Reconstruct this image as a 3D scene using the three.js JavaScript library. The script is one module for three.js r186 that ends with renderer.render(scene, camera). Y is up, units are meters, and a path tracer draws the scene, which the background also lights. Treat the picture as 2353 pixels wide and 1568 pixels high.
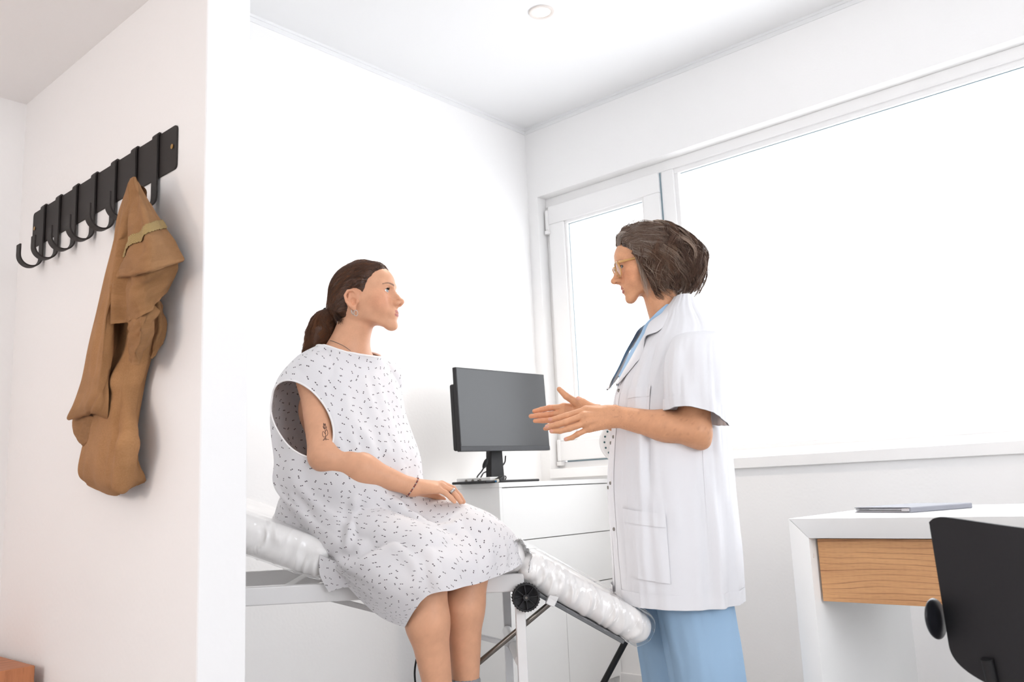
import * as THREE from 'three';
import { mergeGeometries, mergeVertices, toCreasedNormals } from 'three/addons/utils/BufferGeometryUtils.js';
import { RoundedBoxGeometry } from 'three/addons/geometries/RoundedBoxGeometry.js';
import { RectAreaLightUniformsLib } from 'three/addons/lights/RectAreaLightUniformsLib.js';

// ---------------------------------------------------------------- camera, sky, light, exposure
const scene = new THREE.Scene();
const TURN = -48.62319 * Math.PI / 180;                       // heading of the camera in the room
const EYE = 0.873;
const camera = new THREE.PerspectiveCamera(43.1, 2353 / 1568, 0.05, 60);
camera.fov = 2 * Math.atan(784 / 1985.5) * 180 / Math.PI;
camera.rotation.set(9.6601 * Math.PI / 180, TURN, -2.56725 * Math.PI / 180, 'YXZ');
camera.position.set(0, EYE, 0);
camera.focus = 2.5; camera.userData.fStop = 5.6;
camera.updateProjectionMatrix();
const renderer = new THREE.WebGLRenderer({ antialias: true });
renderer.toneMapping = THREE.LinearToneMapping;
renderer.toneMappingExposure = 1.06;
renderer.shadowMap.enabled = true;
RectAreaLightUniformsLib.init();
scene.background = new THREE.Color(0.93, 0.96, 1);                  // overcast, blown-out sky
scene.backgroundIntensity = 3.9;
function areaLight(name, color, intensity, w, h, pos, look) {
  const l = new THREE.RectAreaLight(color, intensity, w, h);
  l.name = name; l.position.set(...pos); l.lookAt(...look); scene.add(l); return l;
}
areaLight('window_daylight', 0xf4f8ff, 0.5, 3.5, 1.4, [3.80, 1.78, -1.25], [0, 1.78, -1.25]);
areaLight('rear_window_daylight', 0xf6f8ff, 3.3, 3.0, 1.5, [0.9, 1.75, 3.1], [0.9, 1.75, -3]);
areaLight('side_window_daylight', 0xfdf8f6, 2.3, 1.3, 1.2, [-2.62, 1.7, -0.5], [3, 1.7, -0.5]);

// ---------------------------------------------------------------- helpers
const V3 = (x, y, z) => new THREE.Vector3(x, y, z);
const clamp = (x, a = 0, b = 1) => Math.min(b, Math.max(a, x));
const lerp = (a, b, t) => a + (b - a) * t;
const sstep = (a, b, x) => { const t = clamp((x - a) / (b - a)); return t * t * (3 - 2 * t); };
function rng(seed) { let s = seed >>> 0; return () => { s = (s + 0x6D2B79F5) >>> 0; let t = Math.imul(s ^ (s >>> 15), 1 | s); t = (t + Math.imul(t ^ (t >>> 7), 61 | t)) ^ t; return ((t ^ (t >>> 14)) >>> 0) / 4294967296; }; }
function hash3(x, y, z) { let h = Math.imul(x, 374761393) ^ Math.imul(y, 668265263) ^ Math.imul(z, 2147483647 ^ 0x5bd1e995); h = Math.imul(h ^ (h >>> 13), 1274126177); return ((h ^ (h >>> 16)) >>> 0) / 4294967296; }
function noise3(x, y, z) {
  const X = Math.floor(x), Y = Math.floor(y), Z = Math.floor(z); let u = x - X, v = y - Y, w = z - Z;
  u = u * u * (3 - 2 * u); v = v * v * (3 - 2 * v); w = w * w * (3 - 2 * w);
  const L = (a, b, t) => a + (b - a) * t;
  return L(L(L(hash3(X, Y, Z), hash3(X + 1, Y, Z), u), L(hash3(X, Y + 1, Z), hash3(X + 1, Y + 1, Z), u), v),
    L(L(hash3(X, Y, Z + 1), hash3(X + 1, Y, Z + 1), u), L(hash3(X, Y + 1, Z + 1), hash3(X + 1, Y + 1, Z + 1), u), v), w) * 2 - 1;
}
const used = new Map();
function numbered(n) { const k = used.get(n) ?? 0; used.set(n, k + 1); return k ? n + '_' + String(k).padStart(3, '0') : n; }
const baseOf = new WeakMap();
function meta(o, label, category, group, kind) { if (label) o.userData.label = label; if (category) o.userData.category = category; if (group) o.userData.group = group; if (kind) o.userData.kind = kind; return o; }
function shadow(m) { m.castShadow = true; m.receiveShadow = true; return m; }
// a thing in room coordinates; geometry of its parts is given in room coordinates too
function thing(name, label, category, base, group) {
  const g = new THREE.Group(); g.name = numbered(name); g.position.set(...base); scene.add(g);
  baseOf.set(g, { t: base, turn: 0 }); return meta(g, label, category, group);
}
// a thing standing square to the camera heading: parts are given as (x to the right, y up, z towards the viewer), origin under the camera
function turnedThing(name, label, category, base, group) {
  const g = new THREE.Group(); g.name = numbered(name);
  g.position.set(base[0] * Math.cos(TURN) + base[2] * Math.sin(TURN), base[1], -base[0] * Math.sin(TURN) + base[2] * Math.cos(TURN));
  g.rotation.y = TURN; scene.add(g); baseOf.set(g, { t: base }); return meta(g, label, category, group);
}
function part(name, geo, mat, parent, label) {
  const m = shadow(new THREE.Mesh(geo, mat)); m.name = name; if (label) m.userData.label = label;
  let p = parent; while (p && !baseOf.has(p)) p = p.parent;
  if (p && !geo.userData.placed) { const t = baseOf.get(p).t; geo.translate(-t[0], -t[1], -t[2]); geo.userData.placed = true; }
  parent.add(m); return m;
}
function struct(name, geo, mat, label) { const m = shadow(new THREE.Mesh(geo, mat)); m.name = numbered(name); m.userData.kind = 'structure'; if (label) m.userData.label = label; scene.add(m); return m; }
function box(x0, x1, y0, y1, z0, z1, r = 0) {
  const w = Math.abs(x1 - x0), h = Math.abs(y1 - y0), d = Math.abs(z1 - z0);
  const g = r > 0 ? new RoundedBoxGeometry(w, h, d, 3, Math.min(r, w / 2.01, h / 2.01, d / 2.01)) : new THREE.BoxGeometry(w, h, d);
  // uv in metres, by dominant normal
  g.translate((x0 + x1) / 2, (y0 + y1) / 2, (z0 + z1) / 2); metreUV(g); return g;
}
function metreUV(g) {
  const p = g.attributes.position, n = g.attributes.normal, uv = new Float32Array(p.count * 2);
  for (let i = 0; i < p.count; i++) {
    const a = Math.abs(n.getX(i)), b = Math.abs(n.getY(i)), c = Math.abs(n.getZ(i));
    if (a >= b && a >= c) { uv[2 * i] = p.getZ(i); uv[2 * i + 1] = p.getY(i); } else if (b >= c) { uv[2 * i] = p.getX(i); uv[2 * i + 1] = p.getZ(i); } else { uv[2 * i] = p.getX(i); uv[2 * i + 1] = p.getY(i); }
  }
  g.setAttribute('uv', new THREE.BufferAttribute(uv, 2)); return g;
}
function merge(list) {
  const l = list.map((g) => { let q = g.index ? g.toNonIndexed() : g; for (const k of Object.keys(q.attributes)) if (!['position', 'normal', 'uv', 'color'].includes(k)) q.deleteAttribute(k); return q; });
  const hasC = l.some((g) => g.attributes.color);
  for (const g of l) { if (!g.attributes.uv) g.setAttribute('uv', new THREE.BufferAttribute(new Float32Array(g.attributes.position.count * 2), 2)); if (!g.attributes.normal) g.computeVertexNormals();
    if (hasC && !g.attributes.color) g.setAttribute('color', new THREE.BufferAttribute(new Float32Array(g.attributes.position.count * 3).fill(1), 3)); }
  return mergeGeometries(l);
}
// tube along points, radius number or function of t; flat = [w,h] scale pair is handled by ribbon()
function tube(pts, radius, seg = 0, sides = 8, closed = false, caps = true) {
  const P = pts.map((p) => p.isVector3 ? p : V3(...p));
  const c = new THREE.CatmullRomCurve3(P, closed, 'centripetal'); const n = seg || P.length * 4;
  const rad = typeof radius === 'function' ? radius : () => radius;
  const pos = [], idx = [], nor = [], uv = []; const fr = c.computeFrenetFrames(n, closed); const len = c.getLength();
  for (let i = 0; i <= n; i++) {
    const t = i / n, q = c.getPointAt(Math.min(1, t)), r = rad(t);
    for (let k = 0; k <= sides; k++) { const a = k / sides * Math.PI * 2, d = fr.normals[i].clone().multiplyScalar(Math.cos(a)).addScaledVector(fr.binormals[i], Math.sin(a)); pos.push(q.x + d.x * r, q.y + d.y * r, q.z + d.z * r); nor.push(d.x, d.y, d.z); uv.push(t * len, k / sides * 6.283 * r); }
  }
  const W = sides + 1;
  for (let i = 0; i < n; i++) for (let k = 0; k < sides; k++) { const a = i * W + k, b = a + W; idx.push(a, a + 1, b, b, a + 1, b + 1); }
  if (caps && !closed) for (const [i, flip] of [[0, 1], [n, 0]]) {
    const q = c.getPointAt(i / n), tn = c.getTangentAt(i / n).multiplyScalar(flip ? -1 : 1), ci = pos.length / 3; pos.push(q.x, q.y, q.z); nor.push(tn.x, tn.y, tn.z); uv.push(0, 0);
    const base = pos.length / 3; for (let k = 0; k <= sides; k++) { const o = (i * W + k) * 3; pos.push(pos[o], pos[o + 1], pos[o + 2]); nor.push(tn.x, tn.y, tn.z); uv.push(0, 0); }
    for (let k = 0; k < sides; k++) flip ? idx.push(ci, base + k + 1, base + k) : idx.push(ci, base + k, base + k + 1);
  }
  const g = new THREE.BufferGeometry(); g.setAttribute('position', new THREE.Float32BufferAttribute(pos, 3)); g.setAttribute('normal', new THREE.Float32BufferAttribute(nor, 3)); g.setAttribute('uv', new THREE.Float32BufferAttribute(uv, 2)); g.setIndex(idx); return g;
}
function rod(a, b, r, sides = 14) { return tube([a, [(a[0] + b[0]) / 2, (a[1] + b[1]) / 2, (a[2] + b[2]) / 2], b], r, 2, sides); }
// square bar between two points
function bar(a, b, w, h, rr = 0.003) {
  const A = V3(...a), B = V3(...b), L = A.distanceTo(B); const g = new RoundedBoxGeometry(w, h, L, 2, Math.min(rr, w / 2.1, h / 2.1));
  const m = new THREE.Matrix4().lookAt(B, A, Math.abs(B.clone().sub(A).normalize().y) > 0.99 ? V3(0, 0, 1) : V3(0, 1, 0)); g.applyMatrix4(m); g.translate((A.x + B.x) / 2, (A.y + B.y) / 2, (A.z + B.z) / 2); return g;
}
// surface from a grid function f(u,v)->[x,y,z]; uv scaled by (su,sv)
function sheet(f, nu, nv, su = 1, sv = 1, closedU = false) {
  const pos = [], uv = [], idx = [];
  for (let j = 0; j <= nv; j++) for (let i = 0; i <= nu; i++) { const q = f(i / nu, j / nv); pos.push(q[0], q[1], q[2]); uv.push(i / nu * su, j / nv * sv); }
  const W = nu + 1; for (let j = 0; j < nv; j++) for (let i = 0; i < nu; i++) { const a = j * W + i; idx.push(a, a + 1, a + W, a + 1, a + W + 1, a + W); }
  const g = new THREE.BufferGeometry(); g.setAttribute('position', new THREE.Float32BufferAttribute(pos, 3)); g.setAttribute('uv', new THREE.Float32BufferAttribute(uv, 2)); g.setIndex(idx);
  g.computeVertexNormals();
  if (closedU) { const n = g.attributes.normal; for (let j = 0; j <= nv; j++) { const a = j * W, b = a + nu; const s = V3(n.getX(a) + n.getX(b), n.getY(a) + n.getY(b), n.getZ(a) + n.getZ(b)).normalize(); n.setXYZ(a, s.x, s.y, s.z); n.setXYZ(b, s.x, s.y, s.z); } }
  return g;
}
// give a sheet a thickness: the sheet, an offset copy and the rim
function thicken(g, t) {
  const p = g.attributes.position, n = g.attributes.normal, N = p.count, ix = g.index.array, pos = new Float32Array(N * 6), nor = new Float32Array(N * 6), uv = new Float32Array(N * 4), idx = [];
  for (let i = 0; i < N; i++) for (let k = 0; k < 3; k++) { const a = p.array[3 * i + k], b = n.array[3 * i + k]; pos[3 * i + k] = a + b * t / 2; pos[3 * (N + i) + k] = a - b * t / 2; nor[3 * i + k] = b; nor[3 * (N + i) + k] = -b; }
  for (let i = 0; i < N; i++) for (let k = 0; k < 2; k++) uv[2 * i + k] = uv[2 * (N + i) + k] = g.attributes.uv.array[2 * i + k];
  const cnt = new Map(), key = (a, b) => a + '_' + b;
  for (let i = 0; i < ix.length; i += 3) { const [a, b, c] = [ix[i], ix[i + 1], ix[i + 2]]; idx.push(a, b, c, N + a, N + c, N + b); for (const [s, e] of [[a, b], [b, c], [c, a]]) cnt.set(key(s, e), 1); }
  for (const k of cnt.keys()) { const [s, e] = k.split('_').map(Number); if (!cnt.has(key(e, s))) idx.push(s, N + s, e, e, N + s, N + e); }
  const o = new THREE.BufferGeometry(); o.setAttribute('position', new THREE.BufferAttribute(pos, 3)); o.setAttribute('normal', new THREE.BufferAttribute(nor, 3)); o.setAttribute('uv', new THREE.BufferAttribute(uv, 2)); o.setIndex(idx); return o;
}
function extrudeShape(pts, depth, bevel = 0) { const s = new THREE.Shape(); pts.forEach(([x, y], i) => i ? s.lineTo(x, y) : s.moveTo(x, y)); s.closePath(); return new THREE.ExtrudeGeometry(s, { depth, bevelEnabled: bevel > 0, bevelSize: bevel, bevelThickness: bevel, bevelSegments: 2, curveSegments: 8 }); }
function tex(w, h, fn, srgb = true, repeat) {
  const d = new Uint8Array(w * h * 4);
  for (let y = 0; y < h; y++) for (let x = 0; x < w; x++) { const c = fn(x / w, y / h, x, y), o = 4 * (y * w + x); d[o] = clamp(c[0]) * 255; d[o + 1] = clamp(c[1]) * 255; d[o + 2] = clamp(c[2]) * 255; d[o + 3] = 255; }
  const t = new THREE.DataTexture(d, w, h); t.magFilter = THREE.LinearFilter; t.minFilter = THREE.LinearMipmapLinearFilter; t.generateMipmaps = true; t.wrapS = t.wrapT = THREE.RepeatWrapping; if (srgb) t.colorSpace = THREE.SRGBColorSpace; if (repeat) t.repeat.set(...repeat); t.needsUpdate = true; return t;
}
const std = (o) => new THREE.MeshStandardMaterial({ side: THREE.DoubleSide, ...o });
const phys = (o) => new THREE.MeshPhysicalMaterial({ side: THREE.DoubleSide, ...o });
const fabricBump = tex(128, 128, (u, v, x, y) => { const a = (Math.sin(x * Math.PI / 2) * 0.5 + 0.5) * 0.5 + (Math.sin(y * Math.PI / 2) * 0.5 + 0.5) * 0.5; const r = 0.75 * a + 0.25 * hash3(x, y, 3); return [r, r, r]; }, false, [50, 50]);
const plasterBump = tex(256, 256, (u, v, x, y) => { const r = 0.5 + 0.3 * noise3(x / 5, y / 5, 1) + 0.2 * noise3(x / 17, y / 17, 5); return [r, r, r]; }, false, [2.2, 2.2]);
const M = {
  wall: std({ color: 0xf3f2f1, roughness: 0.85, bumpMap: plasterBump, bumpScale: 0.0004 }),
  ceiling: std({ color: 0xeaeaea, roughness: 0.9 }),
  floor: std({ color: 0xb6b4b4, roughness: 0.4 }),
  frame: phys({ color: 0xf1f0ef, roughness: 0.35, clearcoat: 0.3, clearcoatRoughness: 0.3 }),
  gasket: std({ color: 0x7d929b, roughness: 0.7 }),
  glass: phys({ color: 0xffffff, roughness: 0.02, transmission: 1, thickness: 0, ior: 1.5 }),
  lacquer: phys({ color: 0xf2f2f0, roughness: 0.42, clearcoat: 0.25, clearcoatRoughness: 0.25 }),
  blackMetal: std({ color: 0x2a2523, roughness: 0.62, metalness: 0.25 }),
  blackPlastic: std({ color: 0x141315, roughness: 0.55 }),
  brass: std({ color: 0xb08a4a, roughness: 0.35, metalness: 0.9 }),
  steel: std({ color: 0xb9b6b2, roughness: 0.28, metalness: 0.95 }),
  darkSteel: std({ color: 0x857f78, roughness: 0.3, metalness: 0.9 }),
  whiteSteel: phys({ color: 0xe9e8e7, roughness: 0.4, clearcoat: 0.4, clearcoatRoughness: 0.3 }),
  greySteel: std({ color: 0x77797b, roughness: 0.5, metalness: 0.2 }),
};
// ---------------------------------------------------------------- room shell
const H = 3.0, FLOOR = -0.15, WX = 3.791, BZ = -3.164, PX0 = 0.912, PX1 = 1.021, PZ = -1.673, NZ = -2.771, SOF = 2.116, LX = -2.7, RZ = 3.15;
struct('floor', box(LX - 0.2, WX + 0.25, FLOOR - 0.12, FLOOR, BZ - 0.2, RZ + 0.2), M.floor);
struct('ceiling', box(LX - 0.2, WX + 0.25, H, H + 0.15, BZ - 0.2, RZ + 0.2), M.ceiling);
struct('wall_back', box(PX0, WX + 0.25, FLOOR, H, BZ - 0.2, BZ), M.wall);
struct('wall_partition', box(PX0, PX1, FLOOR, H, BZ, PZ, 0.004), M.wall);
struct('wall_niche', box(LX, PX0, FLOOR, H, BZ - 0.2, NZ), M.wall);
struct('ceiling_niche', box(LX, PX0, SOF, H, NZ, -1.25), M.wall);
// window wall with its opening (sky enters only here)
const WO = { y0: 0.93, y1: 2.56, z0: -3.092, z1: 0.62 };
struct('wall_right', merge([
  box(WX, WX + 0.25, FLOOR, WO.y0, BZ - 0.2, RZ), box(WX, WX + 0.25, WO.y1, H, BZ - 0.2, RZ),
  box(WX, WX + 0.25, WO.y0, WO.y1, BZ - 0.2, WO.z0), box(WX, WX + 0.25, WO.y0, WO.y1, WO.z1, RZ)]), M.wall);
// walls behind the viewer, each with a window
struct('wall_left', merge([
  box(LX - 0.2, LX, FLOOR, 1.05, NZ, RZ), box(LX - 0.2, LX, 2.35, H, NZ, RZ),
  box(LX - 0.2, LX, 1.05, 2.35, NZ, -1.2), box(LX - 0.2, LX, 1.05, 2.35, 0.2, RZ)]), M.wall);
struct('wall_rear', merge([
  box(LX - 0.2, WX + 0.25, FLOOR, 0.95, RZ, RZ + 0.2), box(LX - 0.2, WX + 0.25, 2.55, H, RZ, RZ + 0.2),
  box(LX - 0.2, -0.65, 0.95, 2.55, RZ, RZ + 0.2), box(2.45, WX + 0.25, 0.95, 2.55, RZ, RZ + 0.2)]), M.wall);
// stepped cornice along the ceiling
struct('trim_1', merge([box(PX1, WX, H - 0.032, H, BZ, BZ + 0.006), box(PX1, WX, H - 0.012, H, BZ, BZ + 0.014)]), M.ceiling);
struct('trim_2', merge([box(WX - 0.006, WX, H - 0.032, H, BZ, RZ), box(WX - 0.014, WX, H - 0.012, H, BZ, RZ)]), M.ceiling);
struct('baseboard_right', box(WX - 0.014, WX, FLOOR, FLOOR + 0.075, BZ, RZ, 0.003), M.frame);
struct('baseboard_back', box(PX1, WX - 0.02, FLOOR, FLOOR + 0.075, BZ, BZ + 0.014, 0.003), M.frame);
// ---- window in the right wall
function windowThing(n) { const g = new THREE.Group(); g.name = 'window_' + n; g.userData.kind = 'structure'; scene.add(g); return g; }
{
  const w = windowThing(1), xi = WX + 0.075, xo = WX + 0.145;  // frame face is set back in the reveal
  const fz0 = WO.z0, fz1 = WO.z1, fy0 = WO.y0, fy1 = WO.y1;
  const fr = (a, b, c, d) => box(xi, xo, a, b, c, d, 0.004);
  // fixed frame: head, sill rail, jambs, mullion
  part('window_frame', merge([fr(fy1 - 0.055, fy1, fz0, fz1), fr(fy0, 1.005, fz0, fz1), fr(1.0052, fy1 - 0.0552, fz0, fz0 + 0.022), fr(1.0052, fy1 - 0.0552, fz1 - 0.05, fz1), fr(1.0052, fy1 - 0.0552, -2.29, -2.218)]), M.frame, w);
  // stepped bead of the fixed light
  const bead = (y0, y1, z0, z1) => box(xi + 0.012, xo - 0.01, y0, y1, z0, z1, 0.003);
  part('glazing_bead', merge([bead(1.0, 1.03, -2.22, fz1 - 0.05), bead(fy1 - 0.082, fy1 - 0.05, -2.22, fz1 - 0.05), bead(1.0302, fy1 - 0.0822, -2.222, -2.196), bead(1.0302, fy1 - 0.0822, fz1 - 0.078, fz1 - 0.048)]), M.frame, w);
  part('pane', box(xi + 0.036, xi + 0.042, 1.02, fy1 - 0.07, -2.21, fz1 - 0.06), M.glass, w);
  part('gasket', merge([box(xi + 0.030, xi + 0.034, fy1 - 0.085, fy1 - 0.082, -2.19, fz1 - 0.08)]), M.gasket, w, 'dark rubber seal');
  // opening sash
  const s0 = -3.062, s1 = -2.302, sy0 = 1.012, sy1 = 2.505, xs = xi - 0.018, g0 = -2.952, g1 = -2.402, gy0 = 1.122, gy1 = 2.393;
  const sb = (y0, y1, z0, z1) => box(xs, xi + 0.05, y0, y1, z0, z1, 0.005);
  const sash = part('sash', merge([sb(sy0, gy0, s0, s1), sb(gy1, sy1, s0, s1), sb(gy0 + 0.0002, gy1 - 0.0002, s0, g0), sb(gy0 + 0.0002, gy1 - 0.0002, g1, s1)]), M.frame, w);
  const ib = (y0, y1, z0, z1) => box(xs + 0.012, xi + 0.04, y0, y1, z0, z1, 0.002);
  part('glazing_bead', merge([ib(gy0 - 0.005, gy0 + 0.016, g0, g1), ib(gy1 - 0.016, gy1 + 0.005, g0, g1), ib(gy0 + 0.0162, gy1 - 0.0162, g0 - 0.005, g0 + 0.016), ib(gy0 + 0.0162, gy1 - 0.0162, g1 - 0.016, g1 + 0.005)]), M.frame, sash);
  part('pane', box(xs + 0.036, xs + 0.042, gy0 - 0.01, gy1 + 0.01, g0 - 0.01, g1 + 0.01), M.glass, sash);
  part('gasket', merge([box(xs + 0.031, xs + 0.035, gy1 - 0.0195, gy1 - 0.016, g0 + 0.016, g1 - 0.016), box(xs + 0.031, xs + 0.035, gy0 + 0.2, gy1 - 0.0197, g0 + 0.016, g0 + 0.0185)]), M.gasket, sash, 'dark rubber seal');
  part('sash_joint', merge([box(xi - 0.001, xi + 0.004, 1.02, 2.502, -2.302, -2.2955), box(xi - 0.001, xi + 0.004, 1.0045, 1.0125, -3.03, -2.3)]), M.gasket, w, 'dark gap beside the opening sash');
  for (const y of [2.42, 1.07]) part('hinge', merge([box(xs - 0.012, xi, y - 0.06, y + 0.06, -3.078, -3.058, 0.004), box(xs - 0.016, xi, y - 0.085, y - 0.062, -3.082, -3.05, 0.003)]), M.frame, sash);
  part('window_handle', merge([box(xs - 0.012, xs, 1.68, 1.75, -2.372, -2.342, 0.004), box(xs - 0.04, xs - 0.024, 1.6, 1.73, -2.368, -2.346, 0.006), box(xs - 0.03, xs - 0.006, 1.708, 1.726, -2.366, -2.348, 0.003)]), M.frame, sash);
  // sill board and apron
  part('window_sill', merge([box(WX - 0.018, xi + 0.01, 0.916, 0.968, WO.z0 + 0.004, WO.z1, 0.004)]), M.frame, w);
}
for (const [n, rect] of [[2, [LX - 0.12, LX - 0.06, 1.05, 2.35, -1.2, 0.2]], [3, [-0.65, 2.45, 0.95, 2.55, RZ + 0.06, RZ + 0.12]]]) {
  const w = windowThing(n), [x0, x1, y0, y1, z0, z1] = rect, horiz = n === 3;
  const b = (a0, a1, c0, c1) => horiz ? box(a0, a1, c0, c1, z0, z1, 0.004) : box(x0, x1, c0, c1, a0, a1, 0.004);
  const A0 = horiz ? x0 : z0, A1 = horiz ? x1 : z1, mid = (A0 + A1) / 2;
  part('window_frame', merge([b(A0, A1, y0, y0 + 0.06), b(A0, A1, y1 - 0.06, y1), b(A0, A0 + 0.06, y0 + 0.0602, y1 - 0.0602), b(A1 - 0.06, A1, y0 + 0.0602, y1 - 0.0602), b(mid - 0.04, mid + 0.04, y0 + 0.0602, y1 - 0.0602)]), M.frame, w);
  for (const [p, q] of [[A0 + 0.05, mid - 0.03], [mid + 0.03, A1 - 0.05]]) part('pane', horiz ? box(p, q, y0 + 0.05, y1 - 0.05, z0 + 0.027, z0 + 0.033) : box(x0 + 0.027, x0 + 0.033, y0 + 0.05, y1 - 0.05, p, q), M.glass, w);
}
// ---------------------------------------------------------------- ceiling downlight
{
  const c = [2.849, H, -2.243], t = thing('downlight', 'small round recessed downlight glowing in the white ceiling', 'light', c);
  const ring = new THREE.LatheGeometry([[0.04, 0.004], [0.043, -0.006], [0.056, -0.006], [0.058, -0.002], [0.058, 0]].map(([a, b]) => new THREE.Vector2(a, b)), 40); ring.translate(...c);
  part('trim_ring', ring, std({ color: 0xe0d8d2, roughness: 0.5 }), t);
  const lens = new THREE.CircleGeometry(0.041, 32); lens.rotateX(Math.PI / 2); lens.translate(c[0], H - 0.002, c[2]);
  part('lens', lens, std({ color: 0xffffff, emissive: 0xfff0e2, emissiveIntensity: 2.2 }), t, 'glowing warm white lens');
  const l = new THREE.SpotLight(0xfff0e0, 5, 0, 1.0, 0.6, 2); l.name = 'downlight_lamp'; l.position.set(c[0], H - 0.02, c[2]); l.target.position.set(c[0], 0, c[2]); l.castShadow = true; scene.add(l, l.target); l.target.name = 'downlight_target';
}
// added globe lamp, out of view, put in to warm niche walls and soffit
{
  const c = [-0.6, 1.15, -1.62], t = thing('globe_lamp', 'white globe lamp added out of view to warm the niche', 'lamp', [c[0], SOF, c[2]]);
  part('cord', rod([c[0], SOF, c[2]], [c[0], c[1] + 0.16, c[2]], 0.004, 8), M.frame, t);
  const g = new THREE.SphereGeometry(0.16, 32, 24); g.translate(...c); part('globe', g, std({ color: 0xffffff, emissive: 0xffe0c8, emissiveIntensity: 1.0 }), t);
  const l = new THREE.PointLight(0xffe8da, 1.15, 0, 2); l.name = 'globe_lamp_light'; l.position.set(...c); l.shadow.radius = 8; l.castShadow = true; scene.add(l);
}
// ---------------------------------------------------------------- wood
function woodTex(w, h, base, dark, seed, lines) {   // grain runs along u
  return tex(w, h, (u, v) => {
    const warp = 0.06 * noise3(u * 2.2, v * 3, seed) + 0.02 * noise3(u * 6, v * 8, seed + 3);
    const y = (v + warp) * lines, f = y - Math.floor(y), row = Math.floor(y);
    const amp = 0.35 + 0.65 * hash3(row, seed, 1), line = Math.exp(-Math.pow((f - 0.5) / (0.05 + 0.06 * hash3(row, seed, 2)), 2)) * amp * (0.6 + 0.4 * noise3(u * 9, row, seed));
    const fine = 0.5 + 0.5 * noise3(u * 26, v * 240, seed + 7), pore = Math.max(0, noise3(u * 40, v * 380, seed + 9) - 0.35) * 0.8, broad = 0.5 + 0.5 * noise3(u * 2.5, v * 6 + warp * 8, seed + 11);
    const k = clamp(0.10 * fine + 0.72 * line + 0.34 * pore + 0.16 * broad);
    return [0, 1, 2].map((i) => lerp(base[i], dark[i], k));
  });
}
const drawerWood = woodTex(1024, 512, [0.90, 0.69, 0.48], [0.46, 0.26, 0.15], 11, 11);
const benchWood = woodTex(512, 512, [0.76, 0.49, 0.32], [0.42, 0.22, 0.12], 23, 16);
// ---------------------------------------------------------------- desk
{
  const x0 = 2.432, x1 = 3.212, z0 = -1.108, z1 = 0.42, T = 0.055, y1 = 0.75;
  const t = thing('desk', 'white desk with thick mitred edges and an oak drawer, below the window', 'desk', [(x0 + x1) / 2, FLOOR, (z0 + z1) / 2]);
  // waterfall panels with mitred corners: profile in (z,y), extruded along x
  const prism = (pts) => { const g = extrudeShape(pts.map(([z, y]) => [-z, y]), x1 - x0 - 0.003, 0.0012); g.rotateY(Math.PI / 2); g.translate(x0 + 0.0015, 0, 0); return toCreasedNormals(g, 0.5); };
  const e = 0.0016;
  part('desktop', prism([[z0 + e * 1.5, y1], [z1 - e * 1.5, y1], [z1 - T, y1 - T + e], [z0 + T, y1 - T + e]]), M.lacquer, t);
  part('side_panel', prism([[z0, FLOOR], [z0, y1 - e], [z0 + T - e, y1 - T], [z0 + T - e, FLOOR]]), M.lacquer, t);
  part('side_panel', prism([[z1, FLOOR], [z1, y1 - e], [z1 - T + e, y1 - T], [z1 - T + e, FLOOR]]), M.lacquer, t);
  const dg = box(x0 + 0.042, x0 + 0.06, 0.518, 0.6905, z0 + T + 0.006, z0 + T + 0.62, 0.001);
  { const p = dg.attributes.position, uv = dg.attributes.uv; for (let i = 0; i < p.count; i++) uv.setXY(i, (p.getZ(i) - z0) / 0.62, (p.getY(i) - 0.515) / 0.18); }
  const dr = part('drawer', merge([box(x0 + 0.06, x0 + 0.46, 0.53, 0.686, z0 + T + 0.012, z0 + T + 0.614)]), M.lacquer, t);
  part('drawer_front', dg, std({ map: drawerWood, roughness: 0.5 }), dr, 'honey brown oak drawer front with horizontal grain');
  part('back_rail', box(x1 - 0.03, x1 - 0.012, 0.35, 0.694, z0 + T + 0.64, z1 - T), M.lacquer, t);
  part('screw_cover', (() => { const g = new THREE.CylinderGeometry(0.006, 0.006, 0.001, 16); g.rotateX(Math.PI / 2); g.translate(x0 + 0.022, 0.645, z0 + T); return g; })(), M.lacquer, t);
}
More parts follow.
